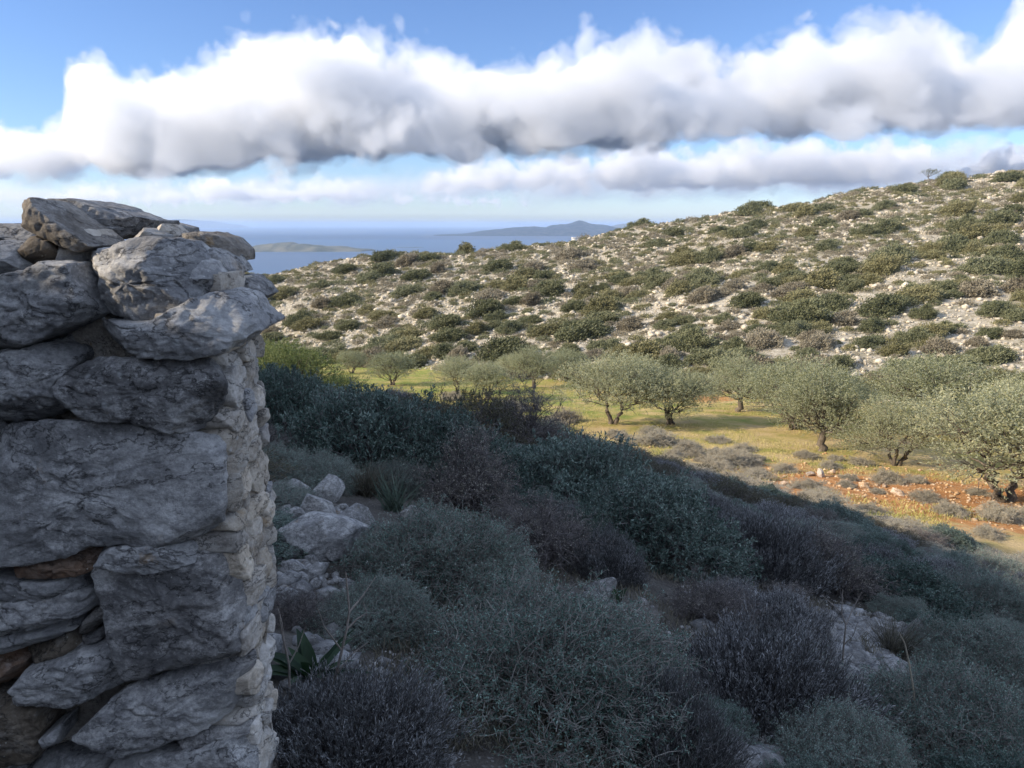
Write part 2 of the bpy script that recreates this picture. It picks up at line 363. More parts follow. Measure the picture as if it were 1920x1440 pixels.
far_land('island', 'low grey island in the sea', [(455, 468), (478, 461), (505, 457), (545, 456.5), (590, 459), (630, 462), (668, 465), (700, 467)], 3400, 160, mf.mat, 3, 468)
far_land('island', 'thin pale spit of land beyond the island', [(640, 470), (680, 466.5), (740, 466), (900, 466), (1000, 464)], 3900, 150, mf.mat, 5, 470)
far_land('mountains', 'blue hills of the far coast', [(800, 441), (870, 438), (900, 433), (960, 427.5), (1000, 425), (1025, 427), (1036, 421), (1062, 419.5), (1090, 415), (1120, 421), (1150, 425.5), (1185, 428), (1230, 424), (1290, 431)], 8600, 900, mf.mat, 8, 441)
far_land('mountains', 'pale hills behind the far coast', [(1080, 436), (1130, 427), (1190, 418), (1230, 421), (1300, 416), (1400, 428)], 14500, 1500, mf.mat, 11, 436)
far_land('mountains', 'faint hills on the far horizon', [(250, 424), (300, 416), (350, 412), (400, 416), (450, 423)], 26000, 2000, mf.mat, 14, 425)

# ------------------------------------------------------------------ stones
def stone_mesh(poly, thick, seed, bulge=.010, rough=1., chips=(), rnd=None, n=112, facets=5, tilt=.06, grow=1.035):
    """poly: outline (p right, q up) of the face; returns verts with p->x, depth->y (front is -y), q->z, local to the outline's centre"""
    rng = np.random.default_rng(seed)
    P = np.array(poly, float); a2 = P[:, 0] * np.roll(P[:, 1], -1) - np.roll(P[:, 0], -1) * P[:, 1]
    c = np.array([((P[:, i] + np.roll(P[:, i], -1)) * a2).sum() for i in (0, 1)]) / (3 * a2.sum())
    P = (P - c) * grow; size = math.sqrt(abs(a2.sum()) / 2)
    rr = min(.10 * size, .018) if rnd is None else rnd
    # resample the outline by arc length, rounding corners slightly
    Q = np.vstack([P, P[:1]]); L = np.r_[0, np.cumsum(np.linalg.norm(np.diff(Q, axis=0), axis=1))]
    t = np.linspace(0, L[-1], n, endpoint=False); O = np.stack([np.interp(t, L, Q[:, i]) for i in (0, 1)], 1)
    for _ in range(1): O = .25 * np.roll(O, 1, 0) + .5 * O + .25 * np.roll(O, -1, 0)
    rings = []
    for k in np.linspace(.03, 1, 16): rings.append((k * (1 - rr / size * .8), 0.))
    for k in np.linspace(.12, 1, 6): rings.append((1 - rr / size * .8 * (1 - math.sin(k * math.pi / 2)), rr * (1 - math.cos(k * math.pi / 2))))
    for k in np.linspace(.12, 1, 9): rings.append((1 - .10 * k * k, rr + (thick - rr) * k))
    rings.append((.5, thick)); rings.append((.05, thick))
    V = np.array([np.c_[O[:, 0] * s, np.full(n, d), O[:, 1] * s] for s, d in rings])
    rel = np.array([r[0] for r in rings])
    nr = len(rings); front = np.array([r[1] < thick * .6 for r in rings])
    V[:, :, 1] -= bulge * np.clip(1 - rel ** 2, 0, 1)[:, None] * front[:, None]
    g = rng.normal(size=2) * tilt; V[:, :, 1] += (V[:, :, 0] * g[0] + V[:, :, 2] * g[1]) * np.linspace(1, .2, nr)[:, None]
    V = V.reshape(-1, 3)
    ch = list(chips)
    for _ in range(facets):
        an = rng.uniform(0, 2 * math.pi); nv = unit(np.array([math.cos(an), -rng.uniform(.45, 1.1), math.sin(an)]))
        dots = V @ nv; ch.append((nv, dots.max() - rng.uniform(.05, .17) * np.ptp(dots)))
    for nv, d in ch:
        nv = unit(np.array(nv, float)); e = V @ nv - d; V = V - np.clip(e, 0, None)[:, None] * nv * .9
    off = rng.uniform(0, 50, 3)
    # outward direction for displacement
    N = unit(V - np.array([0, thick * .45, 0]))
    fr = np.repeat(np.clip(1 - rel, 0, 1) ** .5 * front, n)[:, None]
    N = unit(N * (1 - .8 * fr) + np.array([0, -1, 0]) * fr)
    lay = np.array([1., 1., 1.6])
    dsp = .006 * fbm((V + off) * 6, 2, seed) + .009 * fbm((V * lay + off) * 22, 3, seed + 1)
    rid = 1 - np.abs(fbm((V * lay + off) * 11, 3, seed + 2)) * 2.5
    dsp = dsp - .007 * np.clip(rid, 0, 1) ** 8 + .006 * fbm((V + off) * 60, 2, seed + 3)
    V = V + N * (dsp * rough * min(1., size / .16))[:, None]
    i = np.arange(n); Fc = []
    for r in range(nr - 1): Fc.append(np.stack([r * n + i, r * n + (i + 1) % n, (r + 1) * n + (i + 1) % n, (r + 1) * n + i], 1))
    Fc = np.vstack(Fc)
    # close both ends with a small fan of quads onto a centre vertex
    ca, cb = V[:n].mean(0), V[-n:].mean(0); nV = len(V); V = np.vstack([V, ca, cb]); b0 = (nr - 1) * n
    j = np.arange(0, n, 2)
    Fc = np.vstack([Fc, np.stack([np.full(n // 2, nV), (j + 2) % n, (j + 1) % n, j], 1), np.stack([np.full(n // 2, nV + 1), b0 + j, b0 + (j + 1) % n, b0 + (j + 2) % n], 1)])
    return c, V, Fc[:, ::-1]
def boulder_mesh(seed, sub=4, cuts=11, sq=(1, 1, .75), rough=1.):
    rng = np.random.default_rng(seed); bm = bmesh.new(); bmesh.ops.create_icosphere(bm, subdivisions=sub, radius=1)
    V = np.array([v.co[:] for v in bm.verts]); Fc = np.array([[v.index for v in f.verts] for f in bm.faces]); bm.free()
    for nv in rvec(rng, cuts):
        d = rng.uniform(.46, .74); e = V @ nv - d; V = V - np.clip(e, 0, None)[:, None] * nv * .93
    N = unit(V); o = rng.uniform(0, 40, 3)
    V = V + N * (rough * (.10 * fbm(V * 1.6 + o, 3, seed) + .05 * fbm(V * np.array([1, 1, 2.5]) * 5 + o, 3, seed + 4)))[:, None]
    return V * np.array(sq), Fc
wall = empty('dry_stone_wall', (-1.5, 2.1, -1.85))
tag(wall, 'ruined dry stone wall end of rough grey marble blocks, sunlit only along its top', 'stone wall')
WO = np.array([-1.5, 2.1, -1.85])
def wall_stone(px, Yf, thick, mat, seed, label=None, name='stone', parent=wall, origin=WO, **kw):
    pts = [(ray(u, v)[0] * Yf, ray(u, v)[2] * Yf) for u, v in px]
    if sum(p[0] * q[1] - q[0] * p[1] for p, q in zip(pts, pts[1:] + pts[:1])) < 0: pts = pts[::-1]
    c, V, Fc = stone_mesh(pts, thick, seed, **kw)
    o = mesh_obj(name, V, Fc, mat, parent, smooth=True)
    o.location = np.array([c[0], Yf, c[1]]) - (origin if parent else 0)
    if label: o['label'] = label
    return o
S, D_, W_, B_, G_, RU = M['stone'], M['stone_dark'], M['stone_white'], M['stone_brown'], M['stone_beige'], M['stone_rust']
FRONT = [  # outline in photo pixels, distance, thickness, material, options
 ([(346,468),(385,466),(412,482),(434,515),(393,528),(368,500)], 2.12, .2, S, {}),
 ([(319,445),(345,437),(373,435),(408,447),(430,470),(434,494),(389,490),(350,480)], 2.2, .22, B_, {'label': 'rounded brown stone at the back of the top course'}),
 ([(428,519),(451,521),(470,538),(486,558),(459,575),(436,573),(432,554)], 2.16, .2, D_, {'label': 'dark stone jutting from the corner of the wall'}),
 ([(396,524),(428,522),(436,560),(440,610),(415,600),(390,575)], 2.05, .2, G_, {}),
 ([(132,507),(138,476),(187,464),(218,450),(299,450),(335,480),(350,500),(356,569),(342,589),(272,604),(218,608),(163,593),(144,550)], 1.92, .30, S,
    {'label': 'big rounded grey boulder of the top course with a sunlit crown', 'chips': [((.12, -.62, .78), .048)], 'bulge': .022}),
 ([(338,484),(375,492),(392,515),(391,550),(352,560),(340,520)], 1.98, .22, S, {}),
 ([(12,461),(58,441),(86,453),(101,484),(58,499),(27,503)], 1.97, .2, B_, {'label': 'small pale stone with a sunlit face in the top course', 'chips': [((-.6, -.4, .7), .02)]}),
 ([(-40,418),(20,424),(56,437),(14,461),(-40,457)], 2.1, .25, S, {}),
 ([(-40,450),(5,462),(27,496),(27,515),(-40,530)], 1.93, .22, S, {}),
 ([(93,457),(136,472),(132,507),(105,492)], 2.0, .2, S, {}),
 ([(-50,527),(70,494),(117,496),(121,511),(165,593),(128,608),(58,640),(0,667),(-50,672)], 1.88, .30, S, {'label': 'wide blue-grey slab at the left end of the wall', 'chips': [((.1, -.72, .68), .085)]}),
 ([(156,610),(272,606),(350,562),(381,552),(412,569),(469,628),(428,645),(408,667),(338,676),(272,671),(195,663),(167,647)], 1.86, .34, W_,
    {'label': 'long pale slab with white streaks overhanging the corner', 'chips': [((.28, -.66, .70), .052)], 'bulge': .012}),
 ([(93,729),(136,688),(163,675),(381,676),(412,717),(412,760),(400,787),(369,816),(311,811),(253,793),(187,791),(117,780)], 1.87, .075, D_, {'label': 'dark grey block with a diagonal crack'}),
 ([(-50,671),(62,651),(113,663),(124,678),(95,729),(97,764),(78,791),(39,803),(-50,803)], 1.89, .28, S, {}),
 ([(66,640),(124,628),(136,651),(110,662),(80,655)], 1.99, .2, D_, {}),
 ([(-50,805),(80,798),(200,793),(310,814),(375,824),(408,828),(413,900),(406,1000),(395,1020),(330,1022),(260,1025),(235,1018),(170,1021),(130,1040),(60,1055),(0,1060),(-50,1060)], 1.88, .075, S,
    {'label': 'largest block of the wall, a wide mottled grey face', 'facets': 3, 'bulge': .012}),
 ([(8,1064),(78,1046),(152,1038),(183,1047),(183,1067),(148,1080),(78,1088),(20,1086)], 1.88, .22, RU, {'label': 'thin rust-brown stone under the largest block'}),
 ([(-50,1090),(70,1093),(152,1085),(159,1102),(148,1116),(78,1129),(-50,1138)], 1.89, .22, W_, {}),
 ([(-50,1142),(97,1118),(148,1118),(171,1137),(169,1156),(117,1174),(39,1195),(-50,1199)], 1.885, .22, S, {}),
 ([(-50,1203),(78,1183),(130,1178),(128,1191),(78,1214),(19,1229),(-50,1234)], 1.90, .22, W_, {}),
 ([(134,1187),(171,1148),(194,1129),(196,1168),(156,1201)], 1.93, .2, B_, {}),
 ([(27,1230),(117,1199),(144,1222),(78,1261),(47,1255)], 1.93, .2, B_, {}),
 ([(140,1203),(192,1180),(190,1199),(156,1222)], 1.95, .16, D_, {}),
 ([(-40,1232),(35,1250),(25,1284),(-40,1304)], 1.91, .2, RU, {}),
 ([(8,1310),(39,1269),(132,1238),(194,1230),(229,1257),(233,1288),(194,1312),(117,1329),(12,1330)], 1.87, .26, S, {'label': 'rounded grey wedge low in the wall'}),
 ([(167,1085),(187,1030),(233,1026),(404,1029),(443,1067),(455,1129),(447,1211),(420,1242),(373,1259),(272,1269),(233,1277),(210,1230),(194,1152)], 1.88, .075, D_, {'label': 'dark mottled block with two white lichen spots'}),
 ([(185,1030),(232,1026),(355,1029),(362,1060),(330,1072),(250,1082),(180,1078)], 1.865, .1, W_, {}),
 ([(109,1421),(156,1366),(218,1306),(311,1278),(389,1258),(467,1236),(469,1269),(455,1327),(420,1354),(311,1397),(187,1424),(124,1434)], 1.87, .075, S, {'label': 'long slanting grey block near the foot of the wall'}),
 ([(-40,1320),(66,1332),(74,1378),(58,1432),(-40,1455)], 1.89, .25, B_, {}),
 ([(70,1390),(105,1370),(104,1402),(86,1413)], 1.87, .12, S, {}),
 ([(292,1407),(389,1368),(463,1359),(465,1380),(389,1409),(342,1414)], 1.89, .25, D_, {}),
 ([(200,1434),(342,1415),(467,1384),(474,1440),(470,1520),(195,1520)], 1.87, .075, S, {}),
 ([(45,1442),(180,1428),(200,1475),(195,1530),(40,1530)], 1.88, .3, S, {}),
 ([(-40,1460),(40,1445),(38,1530),(-40,1530)], 1.9, .3, D_, {}),
 ([(435,1195),(462,1180),(470,1225),(440,1240)], 1.90, .12, G_, {}),
]
for i, (px, Yf, th, mt, kw) in enumerate(FRONT): wall_stone(px, Yf, th, mt, 100 + i * 7, **kw)
xrng = np.random.default_rng(31); vv = 470
while vv < 1500:
    dv_ = xrng.uniform(90, 190); uu = -45
    while uu > -430:
        w_ = xrng.uniform(120, 230); j = lambda: xrng.uniform(-12, 12)
        px = [(uu + j(), vv + 6 + j()), (uu - w_ * .5, vv + 3 + j()), (uu - w_ + 8 + j(), vv + 8 + j()), (uu - w_ + 4 + j(), vv + dv_ * .5), (uu - w_ + 8 + j(), vv + dv_ - 6 + j()), (uu - w_ * .4, vv + dv_ - 3 + j()), (uu + j(), vv + dv_ - 6 + j()), (uu + 4, vv + dv_ * .5)]
        wall_stone(px, 1.89 + xrng.uniform(-.02, .03), .24, [S, D_, W_, S, B_][xrng.integers(5)], 3000 + int(vv * 7 + uu)); uu -= w_
    vv += dv_
# loose stones lying on the wall's top: things of their own
def loose(px, Yf, th, mt, seed, name, label, **kw):
    o = wall_stone(px, Yf, th, mt, seed, None, name, None, **kw); tag(o, label, 'stone'); return o
loose([(2,379),(35,369),(62,387),(113,424),(170,461),(138,472),(97,455),(43,431),(23,410)], 1.97, .22, B_, 501, 'loose_slab', 'tilted brown slab leaning on top of the stone wall, against the flat boulder', facets=1)
loose([(56,381),(85,375),(128,373),(175,387),(233,412),(262,412),(249,441),(202,449),(171,441),(117,424),(78,400)], 2.22, .30, S, 508, 'loose_boulder', 'flat layered boulder resting highest on top of the stone wall', bulge=.03, facets=2)
loose([(233,452),(257,427),(288,441),(290,452)], 2.1, .14, G_, 515, 'loose_stone', 'small pale triangular stone on the wall top')
loose([(286,424),(301,420),(321,441),(318,450),(288,450)], 2.2, .14, G_, 522, 'loose_stone', 'small upright stone on the wall top beside the triangular one')
loose([(255,412),(272,412),(328,427),(330,440),(285,436),(255,434)], 2.4, .2, D_, 529, 'loose_stone', 'thin dark stone behind the small upright stone on the wall')
loose([(136,435),(152,429),(181,457),(171,468),(148,466)], 2.03, .16, G_, 536, 'loose_stone', 'small pale stone at the foot of the tilted brown slab')
# end face of the wall: rubble stones looking to the right
def end_stones():
    rng = np.random.default_rng(77); z = -2.0; k = 0
    while z < -.22:
        h = rng.uniform(.05, .115); y = 1.925 + rng.uniform(-.015, .02)
        yend = np.interp(z, [-1.65, -1.1, 0], [2.04, 2.22, 2.21]) + rng.uniform(-.02, .03)
        while y < yend:
            w = rng.uniform(.06, .17); w = min(w, yend - y + .04)
            hh = h * rng.uniform(.8, 1.15); m_ = 7
            an = np.sort(rng.uniform(0, 2 * math.pi, m_)); an = np.linspace(0, 2 * math.pi, m_, endpoint=False) + rng.normal(size=m_) * .2
            se = 3.2
            rad = 1 / (np.abs(np.cos(an)) ** se + np.abs(np.sin(an)) ** se) ** (1 / se) * rng.uniform(.78, 1.12, m_)
            pl = [(w / 2 * 1.08 * r_ * math.cos(a_), hh / 2 * 1.1 * r_ * math.sin(a_)) for a_, r_ in zip(an, rad)]
            c, V, Fc = stone_mesh(pl, .16, 900 + k, bulge=.004, n=56, facets=3, tilt=.14, rough=1.0, grow=1.16, rnd=.007)
            V2 = np.stack([-V[:, 1], V[:, 0], V[:, 2]], 1)      # front (-y) turned to +x
            o = mesh_obj('rubble_stone', V2, Fc, [G_, G_, G_, G_, G_, W_][rng.integers(6)], wall, smooth=True)
            o.location = np.array([-.797 + rng.uniform(-.012, .008) , y + w / 2, z + h / 2 + rng.uniform(-.01, .01)]) - WO
            y += w; k += 1
        z += h * .97
    return k
end_stones()
# earth and small rubble packed behind the face stones
def wall_core():
    bm = bmesh.new(); bmesh.ops.create_cube(bm, size=1)
    bmesh.ops.subdivide_edges(bm, edges=bm.edges[:], cuts=60, use_grid_fill=True)
    V = np.array([v.co[:] for v in bm.verts]); Fc = np.array([[v.index for v in f.verts] for f in bm.faces]); bm.free()
    x0, x1, y0, y1, z0, z1 = -2.6, -.812, 2.02, 2.30, -2.2, -.14
    V = (V + .5) * np.array([x1 - x0, y1 - y0, z1 - z0]) + np.array([x0, y0, z0])
    V = V + .022 * np.stack([fbm(V * 11, 4, 40 + i) for i in range(3)], 1)
    V[:, 1] = np.where(V[:, 1] > 2.1, np.minimum(V[:, 1], np.interp(V[:, 2], [-1.65, -1.1, 0], [1.99, 2.17, 2.17]) + .02 * fbm(V * 8, 2, 3)), V[:, 1])
    mesh_obj('core', V - WO, Fc, M['fill'], wall, smooth=True)
wall_core()

def hit(u, v):
    """where the sight line through pixel (u, v) meets the ground"""
    d = ray(u, v); Y = np.geomspace(1.2, 400, 4000)
    g = land(d[0] * Y, Y) - d[2] * Y; k = np.argmax(g > 0)
    return np.array([d[0] * Y[k], Y[k], d[2] * Y[k]])
# ------------------------------------------------------------------ boulders and rocks
BOULD = []
for k in range(7):
    V, Fc = boulder_mesh(700 + k, 5, 13 + k, (1, .85, .78 if k % 2 else .64), .38); V[:, 2] += .28
    BOULD.append(mesh_obj('boulder', V, Fc, M['boulder'], None, smooth=True, link=False))
rrng = np.random.default_rng(5)
def rock(u, vb, w, h, label, kind=None, name='boulder', group=None, rz=None, mat=None, cat='boulder'):
    p = hit(u, vb); d = p[1]; src = BOULD[int(rrng.integers(7)) if kind is None else kind]
    o = src.copy(); COL.objects.link(o); o.name = name
    if mat is not None:
        o.data = o.data.copy(); o.data.materials[0] = mat
    sx = w / F * d / 1.22; sz = h / F * d / .95 / .72
    o.scale = (sx, sx * .9, min(sz, sx * 1.5)); o.rotation_euler = (rrng.uniform(-.15, .15), rrng.uniform(-.2, .2), rrng.uniform(-.5, .5) if rz is None else rz)
    o.location = (p[0], p[1] + sx * .45, p[2] + .0)
    return tag(o, label, cat, group)
PILE = [
 (591, 980, 64, 42, 'tall pale boulder in the middle of the stone heap by the wall'),
 (606, 940, 50, 34, 'pointed boulder standing highest at the back of the stone heap'),
 (636, 968, 26, 36, 'narrow boulder wedged right of the tall pale one in the heap'),
 (543, 993, 44, 42, 'squarish boulder against the foot of the wall'),
 (670, 987, 44, 36, 'rounded boulder at the right side of the stone heap'),
 (590, 1056, 146, 76, 'largest flat boulder at the front of the stone heap'),
 (776, 985, 48, 32, 'grey boulder beside the tuft of long blades'),
 (800, 989, 34, 30, 'smaller pale boulder touching the one beside the tuft of blades'),
 (580, 1072, 32, 28, 'small stone under the front edge of the largest flat boulder'),
 (545, 1082, 44, 26, 'low stone below the largest flat boulder, next to the wall'),
 (622, 1056, 54, 36, 'pale stone tucked beside the largest flat boulder'),
 (581, 1095, 30, 20, 'small stone lying in front of the heap'),
 (640, 1002, 52, 32, 'flat stone behind the largest boulder'),
 (527, 944, 26, 32, 'boulder half hidden behind the edge of the wall'),
 (554, 932, 46, 26, 'low boulder at the back of the heap, near the wall'),
 (526, 1142, 52, 36, 'brownish stone at the foot of the wall below the heap'),
 (694, 1336, 62, 38, 'dark stone under the large thorny bush'),
 (1130, 1124, 50, 30, 'upper pale rock of a pair among the shrubs'),
 (1113, 1152, 48, 36, 'lower pale rock of a pair among the shrubs'),
 (1557, 1200, 38, 28, 'white rock at the head of the gravel patch'),
 (1683, 1283, 54, 34, 'white flat rock in the gravel patch beside the dry stalk'),
 (1747, 1274, 36, 24, 'pale rock right of the dry stalk'),
 (1830, 1266, 32, 26, 'grey rock beyond the grass tuft at the right edge'),
 (1828, 1138, 44, 20, 'flat grey rock in the upper shaded scrub at right'),
 (1676, 1210, 46, 28, 'brown-grey rock above the gravel patch'),
 (1720, 1212, 44, 44, 'tall grey rock above the gravel patch'),
 (1870, 1150, 40, 18, 'low rock near the right edge under the sunlit scrub'),
 (1382, 1445, 60, 26, 'pale rock cut by the bottom of the frame'),
 (1395, 1165, 26, 18, 'small pale rock above the domed heath bush'),
 (1240, 1262, 30, 20, 'small rock between the thorny bush and the heath'),
 (1900, 1235, 44, 24, 'dark rock at the right edge of the shaded slope'),
 (1880, 1345, 46, 26, 'half buried grey rock low at the right edge'),
]
for u, vb, w, h, lb in PILE: rock(u, vb, w, h, lb)
VROCK = [
 (1541, 895, 20, 20, 'upright pale block by the low bush at the edge of the olive terrace'),
 (1520, 893, 20, 13, 'pale stone left of the upright block on the terrace edge'),
 (1470, 911, 20, 12, 'white stone on the orange soil'),
 (1624, 918, 27, 18, 'ochre block on the orange soil among grey scrub'),
 (1688, 930, 32, 16, 'slanting ochre slab on the orange soil'),
 (1562, 889, 16, 10, 'small pale stone right of the upright block'),
 (1843, 961, 30, 16, 'ochre stone in front of the big olive at right'),
 (1590, 905, 14, 9, 'small stone at the rim of the orange soil'),
 (1660, 915, 14, 9, 'small stone between the two ochre blocks'),
 (1787, 935, 16, 9, 'small pale stone left of the big olive trunks'),
]
for u, vb, w, h, lb in VROCK: rock(u, vb, w * .72, h * .62, lb, mat=M['ochre_rock'])
def cairn():
    rng = np.random.default_rng(8)
    b = spot(1872, 325, 192.); root = empty('cairn', b); tag(root, 'heap of pale rocks on the top of the hill, against the sky', 'cairn')
    for k in range(26):
        V, Fc = boulder_mesh(820 + k, 2, 9, (1, .9, .75)); s = rng.uniform(.35, .8)
        o = mesh_obj('stone', V * s, Fc, M['hillrock'], root); q = rng.normal(size=2) * (1.6, 1.0)
        o.location = (q[0], q[1], .2 + max(0, 1.8 - .75 * abs(q[0]) - .5 * abs(q[1])) * rng.uniform(.2, 1))
cairn()
def rubble(name, label, pts, sizes, mat, seed, protos=8):
    rng = np.random.default_rng(seed); Ps = [boulder_mesh(1000 + seed * 10 + k, 1, 7, (1, .9, .65), .6) for k in range(protos)]
    Vs, Fs, n0 = [], [], 0; idx = rng.integers(protos, size=len(pts))
    for k in range(protos):
        sel = np.where(idx == k)[0]; V, Fc = Ps[k]; m_ = len(sel)
        if not m_: continue
        a = rng.uniform(0, 2 * math.pi, m_); ca, sa = np.cos(a), np.sin(a); s = sizes[sel]
        x = (V[None, :, 0] * ca[:, None] - V[None, :, 1] * sa[:, None]) * s[:, None]; y = (V[None, :, 0] * sa[:, None] + V[None, :, 1] * ca[:, None]) * s[:, None]
        z = V[None, :, 2] * s[:, None] * rng.uniform(.7, 1.2, m_)[:, None] + .15 * s[:, None]
        W = np.stack([x, y, z], -1) + pts[sel][:, None]
        Vs.append(W.reshape(-1, 3)); Fs.append((Fc[None] + (np.arange(m_) * len(V))[:, None, None] + n0).reshape(-1, 3)); n0 += m_ * len(V)
    return tag(mesh_obj(name, np.vstack(Vs), np.vstack(Fs), mat), label, None, None, 'stuff')
def ground_pts(x, y): return np.stack([x, y, land(x, y)], 1)
def hill_region(n, seed, pad=4, a0=-.42, a1=.80):
    rng = np.random.default_rng(seed); out = []
    a = rng.uniform(a0, a1, n * 2); fy, cy = np.interp(a, FOOT_A, FOOT_Y), np.interp(a, CREST_A, CREST_Y)
    t = rng.uniform(0, 1, n * 2); y = np.sqrt(fy ** 2 + (cy + pad) ** 2 * t - fy ** 2 * t)
    return a[:n] * y[:n], y[:n]
x, y = hill_region(42000, 21)
x2, y2 = hill_region(3500, 22, 4, -.62, -.42); x, y = np.r_[x, x2], np.r_[y, y2]
sz = np.random.default_rng(3).lognormal(-1.75, .55, len(x)).clip(.07, .75)
keep = fbm(np.stack([x, y, 0 * x], 1) / 7, 3, 66) > -.42
rubble('hill_rubble', 'pale limestone rubble strewn over the hillside', ground_pts(x[keep], y[keep]), sz[keep], M['hillrock'], 4)
rng = np.random.default_rng(6)
gx, gy = [], []
for (u, v, su, sv, n) in ((1640, 1235, 110, 55, 520), (1760, 1275, 110, 60, 320), (1590, 1180, 60, 25, 300), (585, 1090, 50, 30, 90), (560, 1010, 60, 60, 140), (1240, 1260, 60, 40, 200), (1390, 1180, 60, 30, 200), (1850, 1180, 90, 40, 500), (600, 1250, 80, 80, 60), (1400, 1440, 60, 20, 100)):
    for _ in range(n):
        p = hit(np.clip(u + rng.normal() * su * .6, 490, 1990), max(v + rng.normal() * sv * .6, 880)); gx.append(p[0]); gy.append(p[1])
gx, gy = np.array(gx), np.array(gy)
rubble('gravel', 'grey gravel and broken stones on the shaded slope', ground_pts(gx, gy), rng.lognormal(-3.3, .65, len(gx)).clip(.012, .13), M['boulder'], 5)
n = 1500; gx = rng.normal(15.5, 5, n); gy = 25.5 - .25 * (gx - 15.5) + rng.normal(0, 3, n)
rubble('soil_stones', 'small stones on the orange soil', ground_pts(gx, gy), rng.lognormal(-2.9, .45, n).clip(.03, .2), M['ochre_rock'], 6)

n = 9000; gy = 1.7 + 8 * rng.uniform(0, 1, n) ** 1.2; gx = gy * rng.uniform(-.4, .85, n); k = (gx > -.7) & (fbm(np.stack([gx, gy, 0 * gx], 1) / .6, 3, 7) > -.1)
rubble('stone_litter', 'small broken stones lying between the shaded shrubs', ground_pts(gx[k], gy[k]), rng.lognormal(-4.2, .6, k.sum()).clip(.006, .06), M['boulder'], 7)

# ------------------------------------------------------------------ plant builders
def leaves(C, D, L, W, rng, curl=0.):
    """one lozenge leaf per row: base C, direction D, length L, width W"""
    n = len(C); D = unit(D); s = unit(np.cross(D, rvec(rng, n))); L = np.broadcast_to(np.asarray(L, float), n)[:, None]; W = np.broadcast_to(np.asarray(W, float), n)[:, None]
    up = np.cross(s, D) * L * curl
    V = np.stack([C, C + D * L * .55 + s * W * .5 + up, C + D * L, C + D * L * .55 - s * W * .5 + up], 1).reshape(-1, 3)
    return V, (np.arange(n)[:, None] * 4 + np.arange(4)[None])
def tubes(P, r0, r1, sides=3):
    """P: (n, k, 3) paths; tapered tubes"""
    n, k, _ = P.shape
    T = np.gradient(P, axis=1); T = unit(T); ref = np.where(np.abs(T[..., 2:3]) > .9, np.array([1., 0, 0]), np.array([0, 0, 1.]))
    A = unit(np.cross(T, ref)); B = np.cross(T, A)
    r0 = np.broadcast_to(np.asarray(r0, float), n); r1 = np.broadcast_to(np.asarray(r1, float), n)
    rad = r0[:, None] + (r1 - r0)[:, None] * np.linspace(0, 1, k)[None]
    an = np.linspace(0, 2 * math.pi, sides, endpoint=False)
    V = P[:, :, None] + rad[:, :, None, None] * (A[:, :, None] * np.cos(an)[:, None] + B[:, :, None] * np.sin(an)[:, None])
    base = (np.arange(n) * k * sides)[:, None, None] + (np.arange(k - 1) * sides)[None, :, None]
    j = np.arange(sides); f = np.stack([base + j, base + (j + 1) % sides, base + sides + (j + 1) % sides, base + sides + j], -1)
    return V.reshape(-1, 3), f.reshape(-1, 4)
def join(*parts):
    Vs, Fs, n = [], [], 0
    for V, Fc in parts: Vs.append(V); Fs.append(Fc + n); n += len(V)
    return np.vstack(Vs), np.vstack(Fs)
def paths(C, D, L, k, rng, wob=.25, sag=0.):
    """wobbly paths from C along D"""
    n = len(C); L = np.broadcast_to(np.asarray(L, float), n); P = np.empty((n, k, 3)); P[:, 0] = C; d = unit(D)
    for i in range(1, k):
        d = unit(d + rng.normal(size=(n, 3)) * wob + np.array([0, 0, -sag])); P[:, i] = P[:, i - 1] + d * (L / (k - 1))[:, None]
    return P
def dome(rng, n, r, h, lump=.25, lo=.55, freq=2.2, seed=0, low=-.15, flat=1.):
    """points through a lumpy dome; returns points and outward directions"""
    d = rvec(rng, n * 2); d = d[d[:, 2] > low][:n]
    while len(d) < n: d = np.vstack([d, d])[:n]
    k = 1 + lump * (fbm(d * freq + seed * 3.7, 3, seed) * 1.5) + .26 * fbm(d * freq * 3.2 + seed, 2, seed + 1)
    q = lo + (1 - lo) * rng.uniform(0, 1, n) ** .6
    P = d * (k * q)[:, None] * np.array([r, r, h]); P[:, 2] = np.maximum(P[:, 2], .02)
    return P, unit(d * np.array([1 / r, 1 / r, 1 / h])), q
def stems(rng, n, r, h, r0, seed, k=5, lump=.2):
    P, N, q = dome(rng, n, r * .92, h * .92, lump, .8, seed=seed, low=.05)
    b = np.c_[rng.normal(size=(n, 2)) * r * .08, np.zeros(n)]
    t = np.linspace(0, 1, k)[None, :, None]; path = b[:, None] * (1 - t) + P[:, None] * t
    path = path + np.array([0, 0, 1.]) * (np.sin(t * math.pi) * h * .12) + rng.normal(size=path.shape) * r * .035 * (t > 0)
    return path, tubes(path, r0, r0 * .3, 4)
def finish(name, fol, br, mf, mb, extra=None):
    root = empty(name)
    mesh_obj('foliage', *fol, mf, root)
    if br is not None: mesh_obj('branches', *br, mb, root)
    if extra is not None:
        r2 = np.random.default_rng(4); f0 = mesh_obj('flower', *leaves(np.zeros((5, 3)), rvec(r2, 5), .011, .009, r2), M['white_flower'], root); f0.location = extra[0]
        for q in extra[1:]:
            f1 = f0.copy(); COL.objects.link(f1); f1.parent = root; f1.location = q; f1.rotation_euler = r2.uniform(0, 6, 3)
    return root
